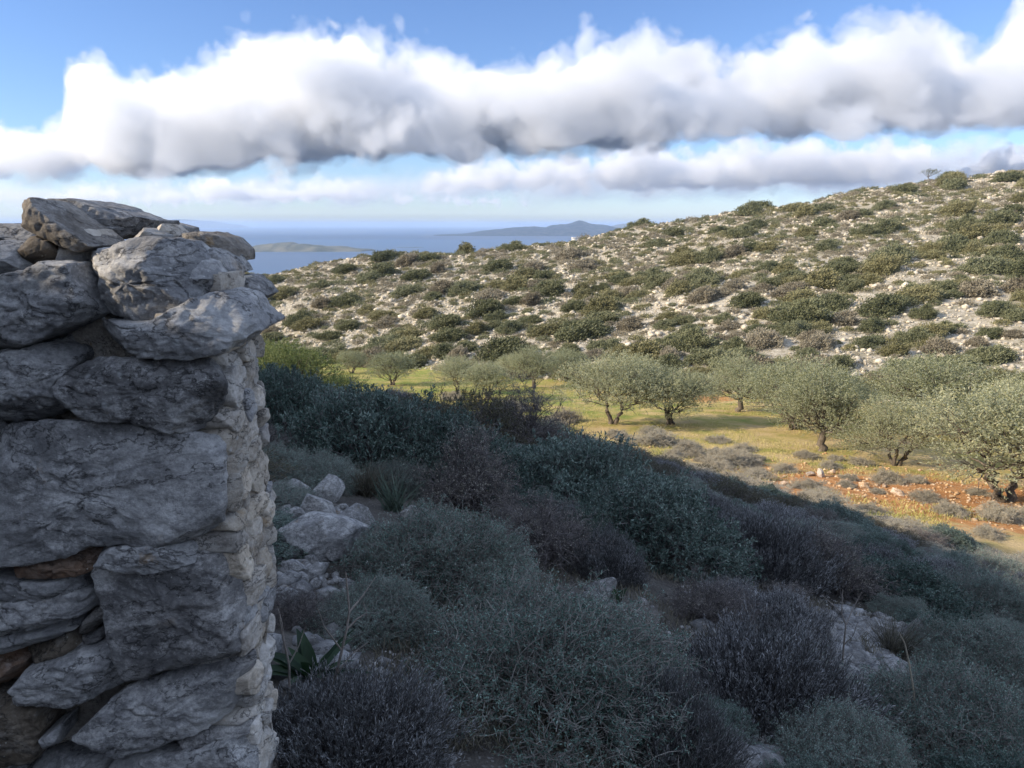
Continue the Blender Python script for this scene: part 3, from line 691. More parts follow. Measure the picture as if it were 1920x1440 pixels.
def thorny(seed, r=.65, h=.55, n=4600, leaf=.0155, per=17, flowers=0):
    rng = np.random.default_rng(seed)
    P, N, q = dome(rng, n, r, h, .26, .66, 2.6, seed)
    D = unit(N * .8 + np.array([0, 0, .45]) + rng.normal(size=(n, 3)) * .55)
    tw = paths(P - D * r * .10, D, rng.uniform(.10, .22, n) * r / .65, 5, rng, .38)
    f = rng.integers(1, 5, n * 3); o = np.repeat(np.arange(n), 3); sp = tw[o, f]       # side spines
    sd = unit(rng.normal(size=(n * 3, 3)) + D[o] * .7); s2 = paths(sp, sd, rng.uniform(.02, .055, n * 3) * r / .65, 2, rng, 0)
    br = join(tubes(tw, .0024, .0010), tubes(s2, .0015, .0007), stems(rng, 60, r, h, .010, seed)[1])
    m_ = n * per; o = rng.integers(n, size=m_); tt = rng.uniform(.8, 4, m_); i = np.minimum(tt.astype(int), 3); fr = (tt - i)[:, None]
    C = tw[o, i] * (1 - fr) + tw[o, i + 1] * fr + rng.normal(size=(m_, 3)) * .007
    Dl = unit(D[o] + rng.normal(size=(m_, 3)) * .8)
    fol = leaves(C, Dl, rng.uniform(.6, 1.3, m_) * leaf, rng.uniform(.28, .45, m_) * leaf, rng)
    ex = None
    if flowers:
        ex = tw[rng.choice(n, flowers), 4]
    return finish('thorny_bush', fol, br, M['thorn_leaf'], M['thorn_twig'], ex)
def heath(seed, r=.5, h=.42, n=5200):
    rng = np.random.default_rng(seed)
    P, N, q = dome(rng, n, r, h, .26, .5, 2.6, seed, low=0.)
    D = unit(N * .65 + np.array([0, 0, .75]) + rng.normal(size=(n, 3)) * .22)
    L = rng.uniform(.09, .17, n) * (r / .5) ** .5
    tw = paths(P - D * L[:, None] * .6, D, L, 4, rng, .10)
    br = join(tubes(tw, .0022, .0012), stems(rng, 60, r * .85, h * .8, .008, seed)[1])
    m_ = n * 9; o = rng.integers(n, size=m_); tt = rng.uniform(.6, 2.99, m_); i = tt.astype(int); fr = (tt - i)[:, None]
    C = tw[o, i] * (1 - fr) + tw[o, i + 1] * fr
    fol = leaves(C, unit(D[o] + rng.normal(size=(m_, 3)) * .30), rng.uniform(.018, .034, m_), rng.uniform(.0028, .0045, m_), rng)
    return finish('heath_bush', fol, br, M['heath_leaf'], M['heath_twig'])
def dense(seed, r=.9, h=.8, n=5000, leaf=.042, per=11, mat='mastic_leaf', lump=.32, name='evergreen_shrub'):
    rng = np.random.default_rng(seed)
    P, N, q = dome(rng, n, r, h, lump, .62, 2.5, seed)
    D = unit(N * .7 + np.array([0, 0, .4]) + rng.normal(size=(n, 3)) * .45); L = rng.uniform(.08, .17, n) * r / .9
    tw = paths(P - D * L[:, None] * .5, D, L, 3, rng, .2)
    br = join(tubes(tw, .003, .0012), stems(rng, 46, r, h, .014, seed)[1])
    m_ = n * per; o = rng.integers(n, size=m_); tt = rng.uniform(.3, 1.99, m_); i = tt.astype(int); fr = (tt - i)[:, None]
    C = tw[o, i] * (1 - fr) + tw[o, i + 1] * fr
    fol = leaves(C, unit(D[o] * .8 + rng.normal(size=(m_, 3)) * .6), rng.uniform(.6, 1.25, m_) * leaf, rng.uniform(.28, .42, m_) * leaf, rng)
    return finish(name, fol, br, M[mat], M['brown_twig'])
def bare(seed, r=.6, h=.6, n=90, leafy=0.25, name='bare_shrub', mat='grey_leaf', fine=1.):
    rng = np.random.default_rng(seed)
    path, st = stems(rng, n, r, h, .006, seed, 7, .35)
    k = n * 16; o = rng.integers(n, size=k); i = rng.integers(2, 7, k); C = path[o, i]
    D = unit(unit(C * np.array([1, 1, 1.2])) * .7 + rng.normal(size=(k, 3)) * .7); t2 = paths(C, D, rng.uniform(.07, .2, k) * r / .6, 5, rng, .3)
    k3 = k * 4; o3 = rng.integers(k, size=k3); i3 = rng.integers(1, 5, k3); C3 = t2[o3, i3]; D3 = unit(rng.normal(size=(k3, 3)) + unit(C3) * .8)
    t3 = paths(C3, D3, rng.uniform(.02, .075, k3) * r / .6, 3, rng, .3)
    br = join(st, tubes(t2, .0026 * fine, .0011 * fine), tubes(t3, .0016 * fine, .0007 * fine))
    m_ = int(k3 * 2 * leafy) + 40; o = rng.integers(k3, size=m_)
    fol = leaves(t3[o, rng.integers(1, 3, m_)], rvec(rng, m_), rng.uniform(.008, .018, m_), .005, rng)
    return finish(name, fol, br, M[mat], M['brown_twig' if name == 'bare_shrub' else 'straw'])
def tuft(seed, r=.22, h=.45, n=420, mat='tuft_blade', w=.005, name='grass_tuft', droop=.10):
    rng = np.random.default_rng(seed)
    C = np.c_[rng.normal(size=(n, 2)) * r * .22, np.zeros(n)]; D = unit(np.c_[rng.normal(size=(n, 2)) * .42, np.ones(n)])
    P = paths(C, D, rng.uniform(.55, 1.1, n) * h, 6, rng, .06, droop)
    s = unit(np.cross(D, rvec(rng, n)))[:, None]; wd = w * np.linspace(1, .15, 6)[None, :, None]
    V = np.stack([P - s * wd, P + s * wd], 2).reshape(-1, 3); b = (np.arange(n) * 12)[:, None] + (np.arange(5) * 2)[None]
    return mesh_obj(name, V, np.stack([b, b + 1, b + 3, b + 2], -1).reshape(-1, 4), M[mat])
# single-mesh shrubs for the far hillside (too small there to show parts)
def hill_shrub(seed, n=1100, per=9, leaf=.12, h=.62, lean=.35, name='hill_shrub', mat='hill_leaf_a', link=True):
    rng = np.random.default_rng(seed)
    P, N, q = dome(rng, n, 1., h, .42, .45, 2.0, seed, low=-.05)
    m_ = n * per; o = rng.integers(n, size=m_)
    C = P[o] + rng.normal(size=(m_, 3)) * np.array([.085, .085, .045])
    D = unit(N[o] * .6 + np.array([.25, 0, .35]) + rng.normal(size=(m_, 3)) * .6)
    V, Fc = leaves(C, D, rng.uniform(.6, 1.2, m_) * leaf, rng.uniform(.35, .55, m_) * leaf, rng)
    st, sb = stems(rng, 16, .9, h, .035, seed)
    V2, F2 = sb; o_ = mesh_obj(name, np.vstack([V, V2]), np.vstack([Fc, F2 + len(V)]), M[mat], link=link)
    co = np.vstack([V, V2]); co[:, 0] += lean * co[:, 2]; o_.data.vertices.foreach_set('co', co.astype(np.float32).ravel())
    o_.data.materials.append(M['olive_bark']); mi = np.zeros(len(Fc) + len(F2), np.int32); mi[len(Fc):] = 1; o_.data.polygons.foreach_set('material_index', mi)
    return o_

# ------------------------------------------------------------------ olive trees
def olive(seed, height=4., spread=2.4, trunks=2, low=.9, n=3600, per=12, leaf=.092, name='olive_tree', mat='olive_leaf', lobes=15):
    rng = np.random.default_rng(seed); root = empty(name)
    cents = []
    for k in range(lobes):
        a = k * 2.399 + rng.uniform(-.4, .4); rr = spread * math.sqrt((k + .5) / lobes) * rng.uniform(.62, .80)
        z = height * (.58 + .24 * (1 - (rr / spread) ** 2) + rng.uniform(-.10, .08)) - (.24 * height if rr > .5 * spread else 0) * rng.uniform(0, 1.2)
        cents.append((rr * math.cos(a), rr * math.sin(a), max(z, low + .5), spread * rng.uniform(.30, .46)))
    cents = np.array(cents)
    # trunk and limbs
    parts = []; forks = []
    for t in range(trunks):
        a = rng.uniform(0, 6.28) if trunks > 1 else 0; lean = rng.uniform(.25, .5) if trunks > 1 else .12
        k = 8; u = np.linspace(0, 1, k)[:, None]
        b = np.array([math.cos(a), math.sin(a), 0]) * .14 * (trunks > 1)
        top = b + np.array([math.cos(a) * lean * spread * .6, math.sin(a) * lean * spread * .6, height * rng.uniform(.30, .38)])
        p = b + (top - b) * u + rng.normal(size=(k, 3)) * .05 * (u > 0) + np.array([0, 0, -.15]) * (u == 0)
        r0 = (.19 if trunks == 1 else .115) * height / 4
        parts.append(tubes(p[None], r0 * 1.15, r0 * .62, 9)); forks.append((p[-1], r0 * .6)); forks.append((p[-3], r0 * .55))
    for c in cents:
        f = min(forks, key=lambda q: np.linalg.norm((q[0] - c[:3])[:2]) + .3 * rng.uniform())
        k = 7; u = np.linspace(0, 1, k)[:, None]; p = f[0] + (c[:3] - f[0]) * u + np.array([0, 0, -.10 * height]) * np.sin(u * math.pi) * .5 + rng.normal(size=(k, 3)) * .05 * (u > 0)
        parts.append(tubes(p[None], f[1] * .6, .012, 6))
        m_ = 12; st = np.repeat(p[3:6], 4, 0); e = c[:3] + rvec(rng, m_) * c[3] * .9; tt = np.linspace(0, 1, 5)[None, :, None]
        parts.append(tubes(st[:, None] + (e - st)[:, None] * tt + rng.normal(size=(m_, 5, 3)) * .03, .022, .006, 4))
    V, Fc = join(*parts); mesh_obj('trunk', V, Fc, M['olive_bark'], root, smooth=True)
    w = cents[:, 3] ** 2; o = rng.choice(len(cents), n, p=w / w.sum()); d = rvec(rng, n); d[:, 2] = d[:, 2] * .8 + .12
    kk = (1 + .35 * fbm(d * 2.2 + o[:, None] * 5.1, 2, seed)) * (.58 + .5 * rng.uniform(0, 1, n) ** .8)
    P = cents[o, :3] + d * (cents[o, 3] * kk)[:, None] * np.array([1, 1, .85]); P[:, 2] = np.maximum(P[:, 2], low * rng.uniform(.75, 1.25, n))
    D = unit(d * .7 + np.array([0, 0, .55]) + rng.normal(size=(n, 3)) * .35 + P * np.array([.15, .15, 0]) / spread); L = rng.uniform(.25, .55, n)
    tw = paths(P, D, L, 4, rng, .12, .06)
    m_ = n * per; o = rng.integers(n, size=m_); tt = rng.uniform(.1, 2.99, m_); i = tt.astype(int); fr = (tt - i)[:, None]
    C = tw[o, i] * (1 - fr) + tw[o, i + 1] * fr
    fol = leaves(C, unit(D[o] * .7 + rng.normal(size=(m_, 3)) * .55), rng.uniform(.7, 1.3, m_) * leaf, rng.uniform(.24, .36, m_) * leaf, rng)
    cr = mesh_obj('crown', *fol, M[mat], root)
    return root
OL = [olive(31, 4.0, 2.7, 2, .75), olive(32, 3.9, 2.5, 3, .6), olive(33, 4.1, 2.7, 1, .8), olive(34, 3.7, 2.7, 4, .4)]
used_ol = set()
# (u, v of the base, crown height, kind, turn, width factor, label)
OLIVES = [
 (735, 722, 3.6, 1, .3, 1.0, 'leftmost dark-limbed olive tree, at the far end of the terrace above the shaded scrub'),
 (862, 738, 3.4, 0, 2.0, .95, 'olive tree with a trunk leaning right, beside the green strip of grass'),
 (915, 750, 3.3, 1, 1.1, 1.0, 'small olive with splayed thin trunks in front of the leaning one'),
 (1000, 728, 3.9, 2, .5, .85, 'darker olive tree standing alone at the end of the green grass'),
 (1060, 715, 3.4, 0, 4.2, 1.0, 'half hidden olive behind the big two-trunked olive'),
 (1148, 796, 4.5, 0, .4, 1.0, 'big two-trunked olive at the middle of the grove'),
 (1258, 796, 3.9, 1, 3.6, 1.0, 'open dark-limbed olive right of the big two-trunked one'),
 (1385, 772, 3.8, 2, 5.0, 1.0, 'olive tree standing back between two larger crowns'),
 (1488, 805, 4.5, 3, 2.2, 1.05, 'broad silver crown at the centre of the grove, low to the grass'),
 (1540, 846, 4.2, 2, 1.0, .85, 'olive with one short thick dark trunk'),
 (1740, 812, 4.6, 0, 5.6, 1.05, 'olive tree behind the two nearest ones, against the hill foot'),
 (1678, 872, 3.3, 3, .2, .85, 'low many-stemmed olive left of the nearest one'),
 (1885, 940, 4.6, 1, 2.5, 1.05, 'nearest olive at the right edge with pale spreading trunks'),
 (1990, 880, 4.6, 3, 4.0, 1.0, 'olive crown cut by the right edge of the frame'),
 (660, 700, 3.0, 3, 1.4, .9, 'round pale olive left of the green strip, behind the scrub edge'),
 (960, 712, 3.0, 3, 3.0, .9, 'pale crown behind the small olive with splayed trunks'),
 (1190, 742, 3.4, 2, 2.4, .9, 'olive top showing above and between the two middle olives'),
]
for u, v, hh, kd, rz, wf, lb in OLIVES:
    p = hit(u, v); s = hh / 3.55
    o = OL[kd] if kd not in used_ol else copy_tree(OL[kd]); used_ol.add(kd)
    o.location = p; o.rotation_euler = (0, 0, rz); o.scale = (s * wf, s * wf, s * .80); o.name = 'olive_tree'
    tag(o, lb, 'olive tree', 'olive trees of the grove')
cb = olive(41, 3.2, 2.4, 3, .4, 2600, 10, .10, 'carob_tree', 'carob_leaf'); cb.location = spot(548, 690, 42); cb.scale = (1.3, 1.3, 1.15)
tag(cb, 'yellow-green sunlit bushy tree just right of the wall', 'tree', 'leafy trees by the wall edge')
c2 = copy_tree(cb, spot(618, 690, 47), 2., (1.15, 1.15, .75)); tag(c2, 'lower yellow-green tree beside the tall one near the wall edge', 'tree', 'leafy trees by the wall edge')
c3 = copy_tree(cb, spot(500, 690, 50), 4., (1.4, 1.4, 1.35)); tag(c3, 'leafy tree half hidden behind the edge of the wall', 'tree', 'leafy trees by the wall edge')

# ------------------------------------------------------------------ shrubs of the near shaded slope
PROTO = {'thorny': [thorny(1, flowers=0), thorny(2, flowers=60), thorny(3)], 'heath': [heath(4), heath(5), heath(6)],
         'dense': [dense(7), dense(8, .9, .7), dense(9, .9, .9)], 'macchia': [dense(10, .9, .7, 3000, .03, 12, 'macchia_leaf', .4, 'brown_green_shrub'), dense(11, .9, .8, 3000, .03, 12, 'macchia_leaf', .4, 'brown_green_shrub')],
         'bare': [bare(12), bare(13, .6, .5), bare(14, .6, .7, 80, .6)], 'grey': [bare(15, .6, .5, 120, 5., 'grey_scrub', 'grey_leaf', 1.6), bare(16, .6, .45, 120, 6., 'grey_scrub', 'grey_leaf', 1.6)]}
BASE_R = {'thorny': .65, 'heath': .5, 'dense': .9, 'macchia': .9, 'bare': .6, 'grey': .6}
used_p = set(); srng = np.random.default_rng(99); placed = []
def shrub(kind, p, rad, hs, label, group=None, cat='shrub', var=None):
    k = int(srng.integers(len(PROTO[kind]))) if var is None else var
    src = PROTO[kind][k]; o = src if (kind, k) not in used_p else copy_tree(src); used_p.add((kind, k))
    s = rad / BASE_R[kind]; o.location = p - np.array([0, 0, .03 * s]); o.rotation_euler = (0, 0, srng.uniform(0, 6.28)); o.scale = (s, s, s * hs)
    placed.append((p[0], p[1], rad)); return tag(o, label, cat, group)
NEAR = [  # kind, column, row hint, distance, radius, height factor, label, variant
 ('thorny', 1020, 1290, 3.0, .66, .66, 'large grey-green thorny bush in the middle of the foreground', 0),
 ('thorny', 820, 1090, 4.6, .60, .72, 'thorny bush dotted with tiny white flowers in front of the stone heap', 1),
 ('heath', 640, 1420, 2.25, .42, .55, 'grey-purple heath at the foot of the wall, at the bottom edge', 0),
 ('heath', 1430, 1320, 3.7, .58, .68, 'broad brush-like heath bush right of the large thorny one', 1),
 ('heath', 1470, 1180, 5.1, .36, 1.0, 'small domed heath bush left of the gravel patch', 2),
 ('thorny', 1770, 1390, 3.7, .58, .75, 'dark green thorny bush at the lower right corner', 2),
 ('heath', 1240, 1420, 2.75, .34, .9, 'purple twiggy heath between the thorny bush and the broad heath', 0),
 ('dense', 700, 880, 8.6, .98, .95, 'round blue-green evergreen beyond the stone heap', 0),
 ('dense', 1085, 920, 9.2, 1.0, .95, 'blue-green evergreen mound in the middle of the thicket', 1),
 ('dense', 1225, 1030, 6.9, .80, .85, 'nearest blue-green mound, right of the bare shrub', 2),
 ('bare', 1010, 1060, 5.8, .55, .85, 'bare thorny shrub between the two blue-green mounds', 0),
 ('bare', 1180, 1220, 3.9, .36, .5, 'tangle of bare twigs right of the large thorny bush', 1),
 ('heath', 1140, 1060, 5.6, .30, 1.2, 'small grey heath beside the pair of rocks', 2),
 ('macchia', 640, 770, 14, 1.2, .6, 'brown-green scrub mass along the top of the shaded slope, near the wall', 0),
 ('macchia', 790, 790, 14.5, 1.1, .65, 'brown-green shrub on the crest of the shaded slope', 1),
 ('macchia', 900, 800, 16, 1.3, .8, 'dark low shrub where the shade meets the sunlit grass', 0),
 ('dense', 540, 820, 10.5, .8, 1.0, 'blue-green bush against the edge of the wall', 2),
 ('dense', 520, 740, 15, .9, .8, 'silvery blue bush beside the wall at the top of the shade', 0),
 ('dense', 850, 880, 8.4, .8, .9, 'dark bush right of the round evergreen', 2),
 ('bare', 880, 960, 7.2, .7, .9, 'dark twiggy shrub in the hollow behind the flowered bush', 2),
 ('bare', 980, 800, 16.5, 1.3, .9, 'grey twiggy bush at the shadow edge below the grove', 0),
 ('heath', 1420, 1030, 7.6, .75, .9, 'purple-brown bush on the right of the thicket', 1),
 ('bare', 1560, 1060, 8.0, .8, .75, 'spreading bare bush on the shaded slope at right', 2),
 ('dense', 1690, 1110, 8.0, .75, .7, 'dark green bush on the right below the sunlit soil', 1),
 ('thorny', 1860, 1100, 8.6, .75, .75, 'thorny bush at the right edge with its top in the sun', 0),
 ('thorny', 1840, 1190, 5.6, .55, .8, 'blue-grey thorny bush at the right edge above the grass tuft', 1),
 ('bare', 1330, 1150, 5.0, .42, .8, 'low brown twigs left of the small domed heath', 1),
 ('thorny', 1580, 1420, 3.0, .34, .8, 'dark prickly bush at the bottom edge, right of the broad heath', 2),
 ('thorny', 700, 1190, 3.6, .34, .62, 'dark low thorny bush between the flowered bush and the bare stems', 2),
 ('bare', 560, 1170, 3.5, .20, .8, 'small dark twigs at the foot of the wall below the stone heap', 0),
 ('thorny', 745, 975, 7.6, .40, .8, 'small dark bush behind the largest flat boulder', 2),
]
for kd, u, v, Y, rad, hs, lb, var in NEAR: shrub(kd, spot(u, v, Y), rad * 1.04, hs * 1.25, lb, None, 'shrub', var)
FILL_LABEL = {'thorny': ('grey-green thorny bush, one of many in the shaded scrub', 'thorny bushes of the shaded slope'), 'heath': ('purple-grey heath bush, one of many in the shaded scrub', 'heath bushes of the shaded slope'),
  'dense': ('blue-green evergreen shrub, one of many in the shaded thicket', 'evergreen shrubs of the shaded slope'), 'macchia': ('brown-green shrub, one of many on the far part of the shaded slope', 'brown-green shrubs of the shaded slope'),
  'bare': ('bare twiggy shrub, one of many in the shaded scrub', 'bare shrubs of the shaded slope'), 'grey': ('pale grey scrub bush, one of many along the edge of the olive terrace', 'grey scrub along the terrace')}
CLEAR = [(1640, 1230, .8), (1740, 1270, .7), (1560, 1190, .35), (600, 1030, .85), (780, 985, .35), (560, 1130, .5), (1130, 1130, .35), (1120, 1180, .3), (590, 1250, .5), (770, 985, .3), (1390, 1170, .2), (1590, 1180, .35), (640, 985, .6), (540, 950, .8), (1850, 1170, .3)]
CLEAR = [(*hit(u, v)[:2], r_) for u, v, r_ in CLEAR]
frng = np.random.default_rng(123); count = 0; hero = len(placed)
for _ in range(9000):
    Y = 2.6 + 36 * frng.uniform() ** 1.3; a = frng.uniform(-.37, .86); X = a * Y
    if Y < 5 and a < .1: continue
    zn, zv = near_z(X, Y), valley_z(X, Y)
    if zn < zv + (.15 if a > -.05 else -2.2) or X < -.55 - .3 * Y + .2 and Y < 4: continue
    rad = (.30 + .026 * Y) * frng.uniform(.55, 1.3)
    rad = min(rad, 1.3)
    if any((X - q[0]) ** 2 + (Y - q[1]) ** 2 < ((.86 if n_ < hero else .68) * (rad + q[2])) ** 2 for n_, q in enumerate(placed)): continue
    if any((X - q[0]) ** 2 + (Y - q[1]) ** 2 < (rad * .8 + q[2]) ** 2 for q in CLEAR): continue
    w = frng.uniform()
    if Y > 15: kd = 'macchia' if w < .45 else 'dense' if w < .65 else 'bare' if w < .85 else 'heath'
    elif a > .25: kd = 'heath' if w < .22 else 'bare' if w < .36 else 'thorny' if w < .72 else 'dense'
    else: kd = 'dense' if w < .48 else 'thorny' if w < .75 else 'bare' if w < .87 else 'heath'
    if zn < zv + 1.0 and Y > 12: kd = 'grey' if frng.uniform() < .6 else kd
    if zn < zv and frng.uniform() < .45: continue
    shrub(kd, np.array([X, Y, float(land(np.array([X]), np.array([Y]))[0])]), rad, frng.uniform(.5, .95) * (.75 if Y > 12 else 1), *FILL_LABEL[kd]); count += 1
    if count > 300: break
for _ in range(600):
    Y = 4.5 + 26 * frng.uniform(); a = frng.uniform(-.72, -.37); X = a * Y; rad = (.34 + .03 * Y) * frng.uniform(.7, 1.2)
    if any((X - q[0]) ** 2 + (Y - q[1]) ** 2 < (.75 * (rad + q[2])) ** 2 for q in placed): continue
    kd = ('dense', 'macchia', 'thorny')[int(frng.integers(3))]; count += 1
    shrub(kd, np.array([X, Y, float(land(np.array([X]), np.array([Y]))[0])]), rad, frng.uniform(.4, .65), *FILL_LABEL[kd])
print('near shrubs', count)
SCRUB = [  # sunlit grey scrub of the terrace: u, v base, pixel width, label
 (1230, 835, 90, 'largest pale grey scrub mound in the sun below the two middle olives'), (1290, 850, 70, 'grey scrub right of the largest pale mound'), (1365, 872, 90, 'long low grey scrub bush on the terrace rim'),
 (1410, 865, 40, 'darker end of the long low grey scrub'), (1555, 878, 44, 'grey-green bush by the upright block'), (1665, 905, 70, 'pale twiggy scrub under the low olive'), (1720, 905, 44, 'grey scrub bush right of the ochre slab'),
 (1325, 905, 70, 'grey scrub lit at the shadow edge'), (1590, 900, 36, 'small grey scrub on the orange soil rim'), (1780, 965, 70, 'low dry scrub in front of the nearest olive'), (1880, 975, 90, 'pale flattened scrub under the pale trunks'),
 (1060, 790, 60, 'grey scrub left of the big olive, at the shadow edge'), (960, 770, 60, 'lit scrub on the crest under the far olives'), (1260, 870, 44, 'small scrub between the pale mounds'), (1470, 885, 50, 'thin grass-coloured scrub on the rim'),
 (850, 750, 50, 'lit thorny scrub at the far shadow edge'), (1850, 1005, 60, 'dry pale scrub at the shadow edge near the right side'), (1500, 950, 46, 'lit twig bush at the shadow edge of the orange soil')]
for _ in range(400):
    Y = frng.uniform(21, 46); a = frng.uniform(.02, .8); X = a * Y; zn, zv = near_z(X, Y), valley_z(X, Y)
    if zn > zv + .1 or zn < zv - 3.2 or (X > 10 and Y < 30 and frng.uniform() < .75): continue
    rad = frng.uniform(.3, .75)
    if any((X - q[0]) ** 2 + (Y - q[1]) ** 2 < (.9 * (rad + q[2])) ** 2 for q in placed): continue
    shrub('grey', np.array([X, Y, float(land(np.array([X]), np.array([Y]))[0])]), rad, frng.uniform(.6, .95), *FILL_LABEL['grey'], 'scrub')
for u, v, w, lb in SCRUB:
    p = hit(u, v); shrub('grey', p, w / F * p[1] * .55, .85, lb, None, 'scrub')

# ------------------------------------------------------------------ small plants of the foreground
def tuft_at(u, v, Y, seed, label, cat='grass tuft', **kw):
    o = tuft(seed, **kw); o.location = spot(u, v, Y); return tag(o, label, cat)
tuft_at(742, 985, 6.6, 1, 'tuft of long upright blue-green blades between boulders', 'plant', h=.42, n=60, mat='reed_blade', w=.012, name='blade_plant', droop=.06)
tuft_at(1078, 1020, 6.2, 2, 'reed-like tuft in front of the nearest blue-green mound', 'plant', h=.55, n=140, mat='reed_blade', w=.006, name='reed_tuft', droop=.03)
tuft_at(1685, 1170, 5.6, 3, 'dry grass tuft above the gravel patch', h=.42, n=420, w=.003)
tuft_at(1845, 1310, 4.1, 4, 'dry grass tuft near the right edge', h=.34, n=500, w=.0028)
tuft_at(1560, 1290, 4.0, 5, 'fine grass sprouting behind the broad heath', h=.26, n=240, w=.0025)
tuft_at(690, 990, 7.2, 6, 'grey grass tuft on the stone heap', h=.4, n=420, w=.004)
def squill(u, v, Y, seed, label, n=10, L=.3, w=.032):
    rng = np.random.default_rng(seed); a = rng.uniform(0, 6.28, n)
    D = unit(np.c_[np.cos(a) * .7, np.sin(a) * .7, rng.uniform(.5, 1.3, n)]); P = paths(np.zeros((n, 3)), D, rng.uniform(.6, 1.1, n) * L, 8, rng, .04, .10)
    s = unit(np.cross(D, np.array([0, 0, 1.])))[:, None]; wd = w * np.sin(np.linspace(.25, 1, 8) * math.pi)[None, :, None] + .002
    up = np.cross(s, D[:, None]) * wd * .35
    V = np.stack([P - s * wd + up, P, P + s * wd + up], 2).reshape(-1, 3); b = (np.arange(n) * 24)[:, None] + (np.arange(7) * 3)[None]
    f = np.concatenate([np.stack([b, b + 1, b + 4, b + 3], -1).reshape(-1, 4), np.stack([b + 1, b + 2, b + 5, b + 4], -1).reshape(-1, 4)])
    o = mesh_obj('squill_plant', V, f, M['squill_leaf'], smooth=True); o.location = spot(u, v, Y); return tag(o, label, 'plant')
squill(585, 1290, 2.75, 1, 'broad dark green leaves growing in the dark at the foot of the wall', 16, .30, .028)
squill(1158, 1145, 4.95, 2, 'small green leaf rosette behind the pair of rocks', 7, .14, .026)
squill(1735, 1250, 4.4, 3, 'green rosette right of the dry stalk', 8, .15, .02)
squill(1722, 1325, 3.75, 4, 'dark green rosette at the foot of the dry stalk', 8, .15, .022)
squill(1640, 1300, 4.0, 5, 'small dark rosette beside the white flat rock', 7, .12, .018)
squill(1805, 1262, 4.5, 6, 'pale-leaved rosette among rocks at right', 8, .2, .012)
def dead_stem(px, Y, r0, label, mat='twig', side=(), name='dead_stem', cat='dry stem'):
    """px: the stem in photo pixels from the ground up; side: twigs (start index, list of pixels)"""
    def P(q, dy=0): return np.array([ray(u, v) * (Y + dy) for u, v in q])
    b = P(px); z0 = float(land(b[:1, 0], b[:1, 1])[0]); b = np.vstack([[b[0, 0], b[0, 1], min(z0, b[0, 2]) - .03], b])
    def dens(p): t = np.linspace(0, len(p) - 1, 4 * len(p)); return np.stack([np.interp(t, np.arange(len(p)), p[:, i]) for i in range(3)], 1)
    parts = [tubes(dens(b)[None], r0, r0 * .35, 6)]
    for i, (q, dy) in enumerate(side):
        s = P(q); s[:, 1] += np.linspace(0, dy, len(s)); parts.append(tubes(dens(s)[None], r0 * .5, r0 * .2, 5))
    return tag(mesh_obj(name, *join(*parts), M[mat], smooth=True), label, cat)
dead_stem([(603,1352),(612,1310),(630,1265),(641,1220),(650,1180),(655,1147),(652,1110),(648,1072)], 2.5, .0085, 'tall bare branching stem at the foot of the wall',
  side=[([(655,1147),(675,1130),(695,1105)], .1), ([(641,1220),(628,1190),(614,1160),(606,1120)], -.08), ([(650,1180),(668,1165),(684,1158),(676,1140)], .05), ([(630,1265),(655,1240),(680,1232)], .1), ([(612,1310),(632,1290),(645,1270)], -.05)])
dead_stem([(540,1358),(543,1300),(542,1245),(534,1210),(527,1180),(524,1150)], 2.42, .0065, 'thin bare stem close beside the wall',
  side=[([(534,1210),(524,1170),(512,1150)], .05), ([(542,1245),(556,1220),(565,1190)], .06)])
dead_stem([(1578,1262),(1582,1210),(1586,1172),(1578,1150),(1580,1105)], 4.9, .009, 'leafless brown stem with forked twigs by the gravel patch',
  side=[([(1586,1172),(1604,1150),(1628,1122)], .1), ([(1578,1150),(1562,1135),(1545,1120)], .05), ([(1582,1210),(1594,1185),(1596,1155)], -.1)])
dead_stem([(1715,1318),(1712,1290),(1704,1240),(1696,1205),(1685,1185)], 3.8, .0085, 'tall pale dry flower stalk bending left', 'straw', name='dry_stalk')
dead_stem([(745,985),(748,950),(747,922)], 6.6, .004, 'thin seed stalk rising from the blade plant', 'twig')
dead_stem([(583,925),(586,890),(587,865)], 9.0, .006, 'thin dry stalk above the stone heap', 'twig')

# ------------------------------------------------------------------ grass of the terrace and undergrowth
rng = np.random.default_rng(55)
def blade_field(name, label, x, y, mat, h, w, rng):
    n = len(x); C = ground_pts(x, y); C[:, 2] -= .01
    V, Fc = leaves(C, np.c_[rng.normal(size=(n, 2)) * .45, np.ones(n)], rng.uniform(.5, 1.2, n) * h, w, rng)
    return tag(mesh_obj(name, V, Fc, M[mat]), label, None, None, 'stuff')
y = 20 + 85 * rng.uniform(0, 1, 150000) ** 1.25; x = y * rng.uniform(-.33, .80, len(y))
k = (valley_z(x, y) > near_z(x, y) - .2) & (hill_z(x, y) < valley_z(x, y) + .4) & (fbm(np.stack([x, y, 0 * x], 1) / 2.5, 3, 71) > -.12)
k &= ~((((x - 15.5) / 5.) ** 2 + ((y - 25.5 + .25 * (x - 15.5)) / 2.8) ** 2) < .8)
blade_field('grass', 'short yellow-green grass under the olives', x[k], y[k], 'grass_blade', .17, .022, rng)
y = 2.2 + 26 * rng.uniform(0, 1, 140000) ** 1.4; x = y * rng.uniform(-.36, .85, len(y)); k = (near_z(x, y) > valley_z(x, y)) & (fbm(np.stack([x, y, 0 * x], 1) / .7, 3, 72) > .0) & (x > -.7)
blade_field('undergrowth', 'dry wispy undergrowth between the shaded shrubs', x[k], y[k], 'tuft_blade', .10, .006, rng)

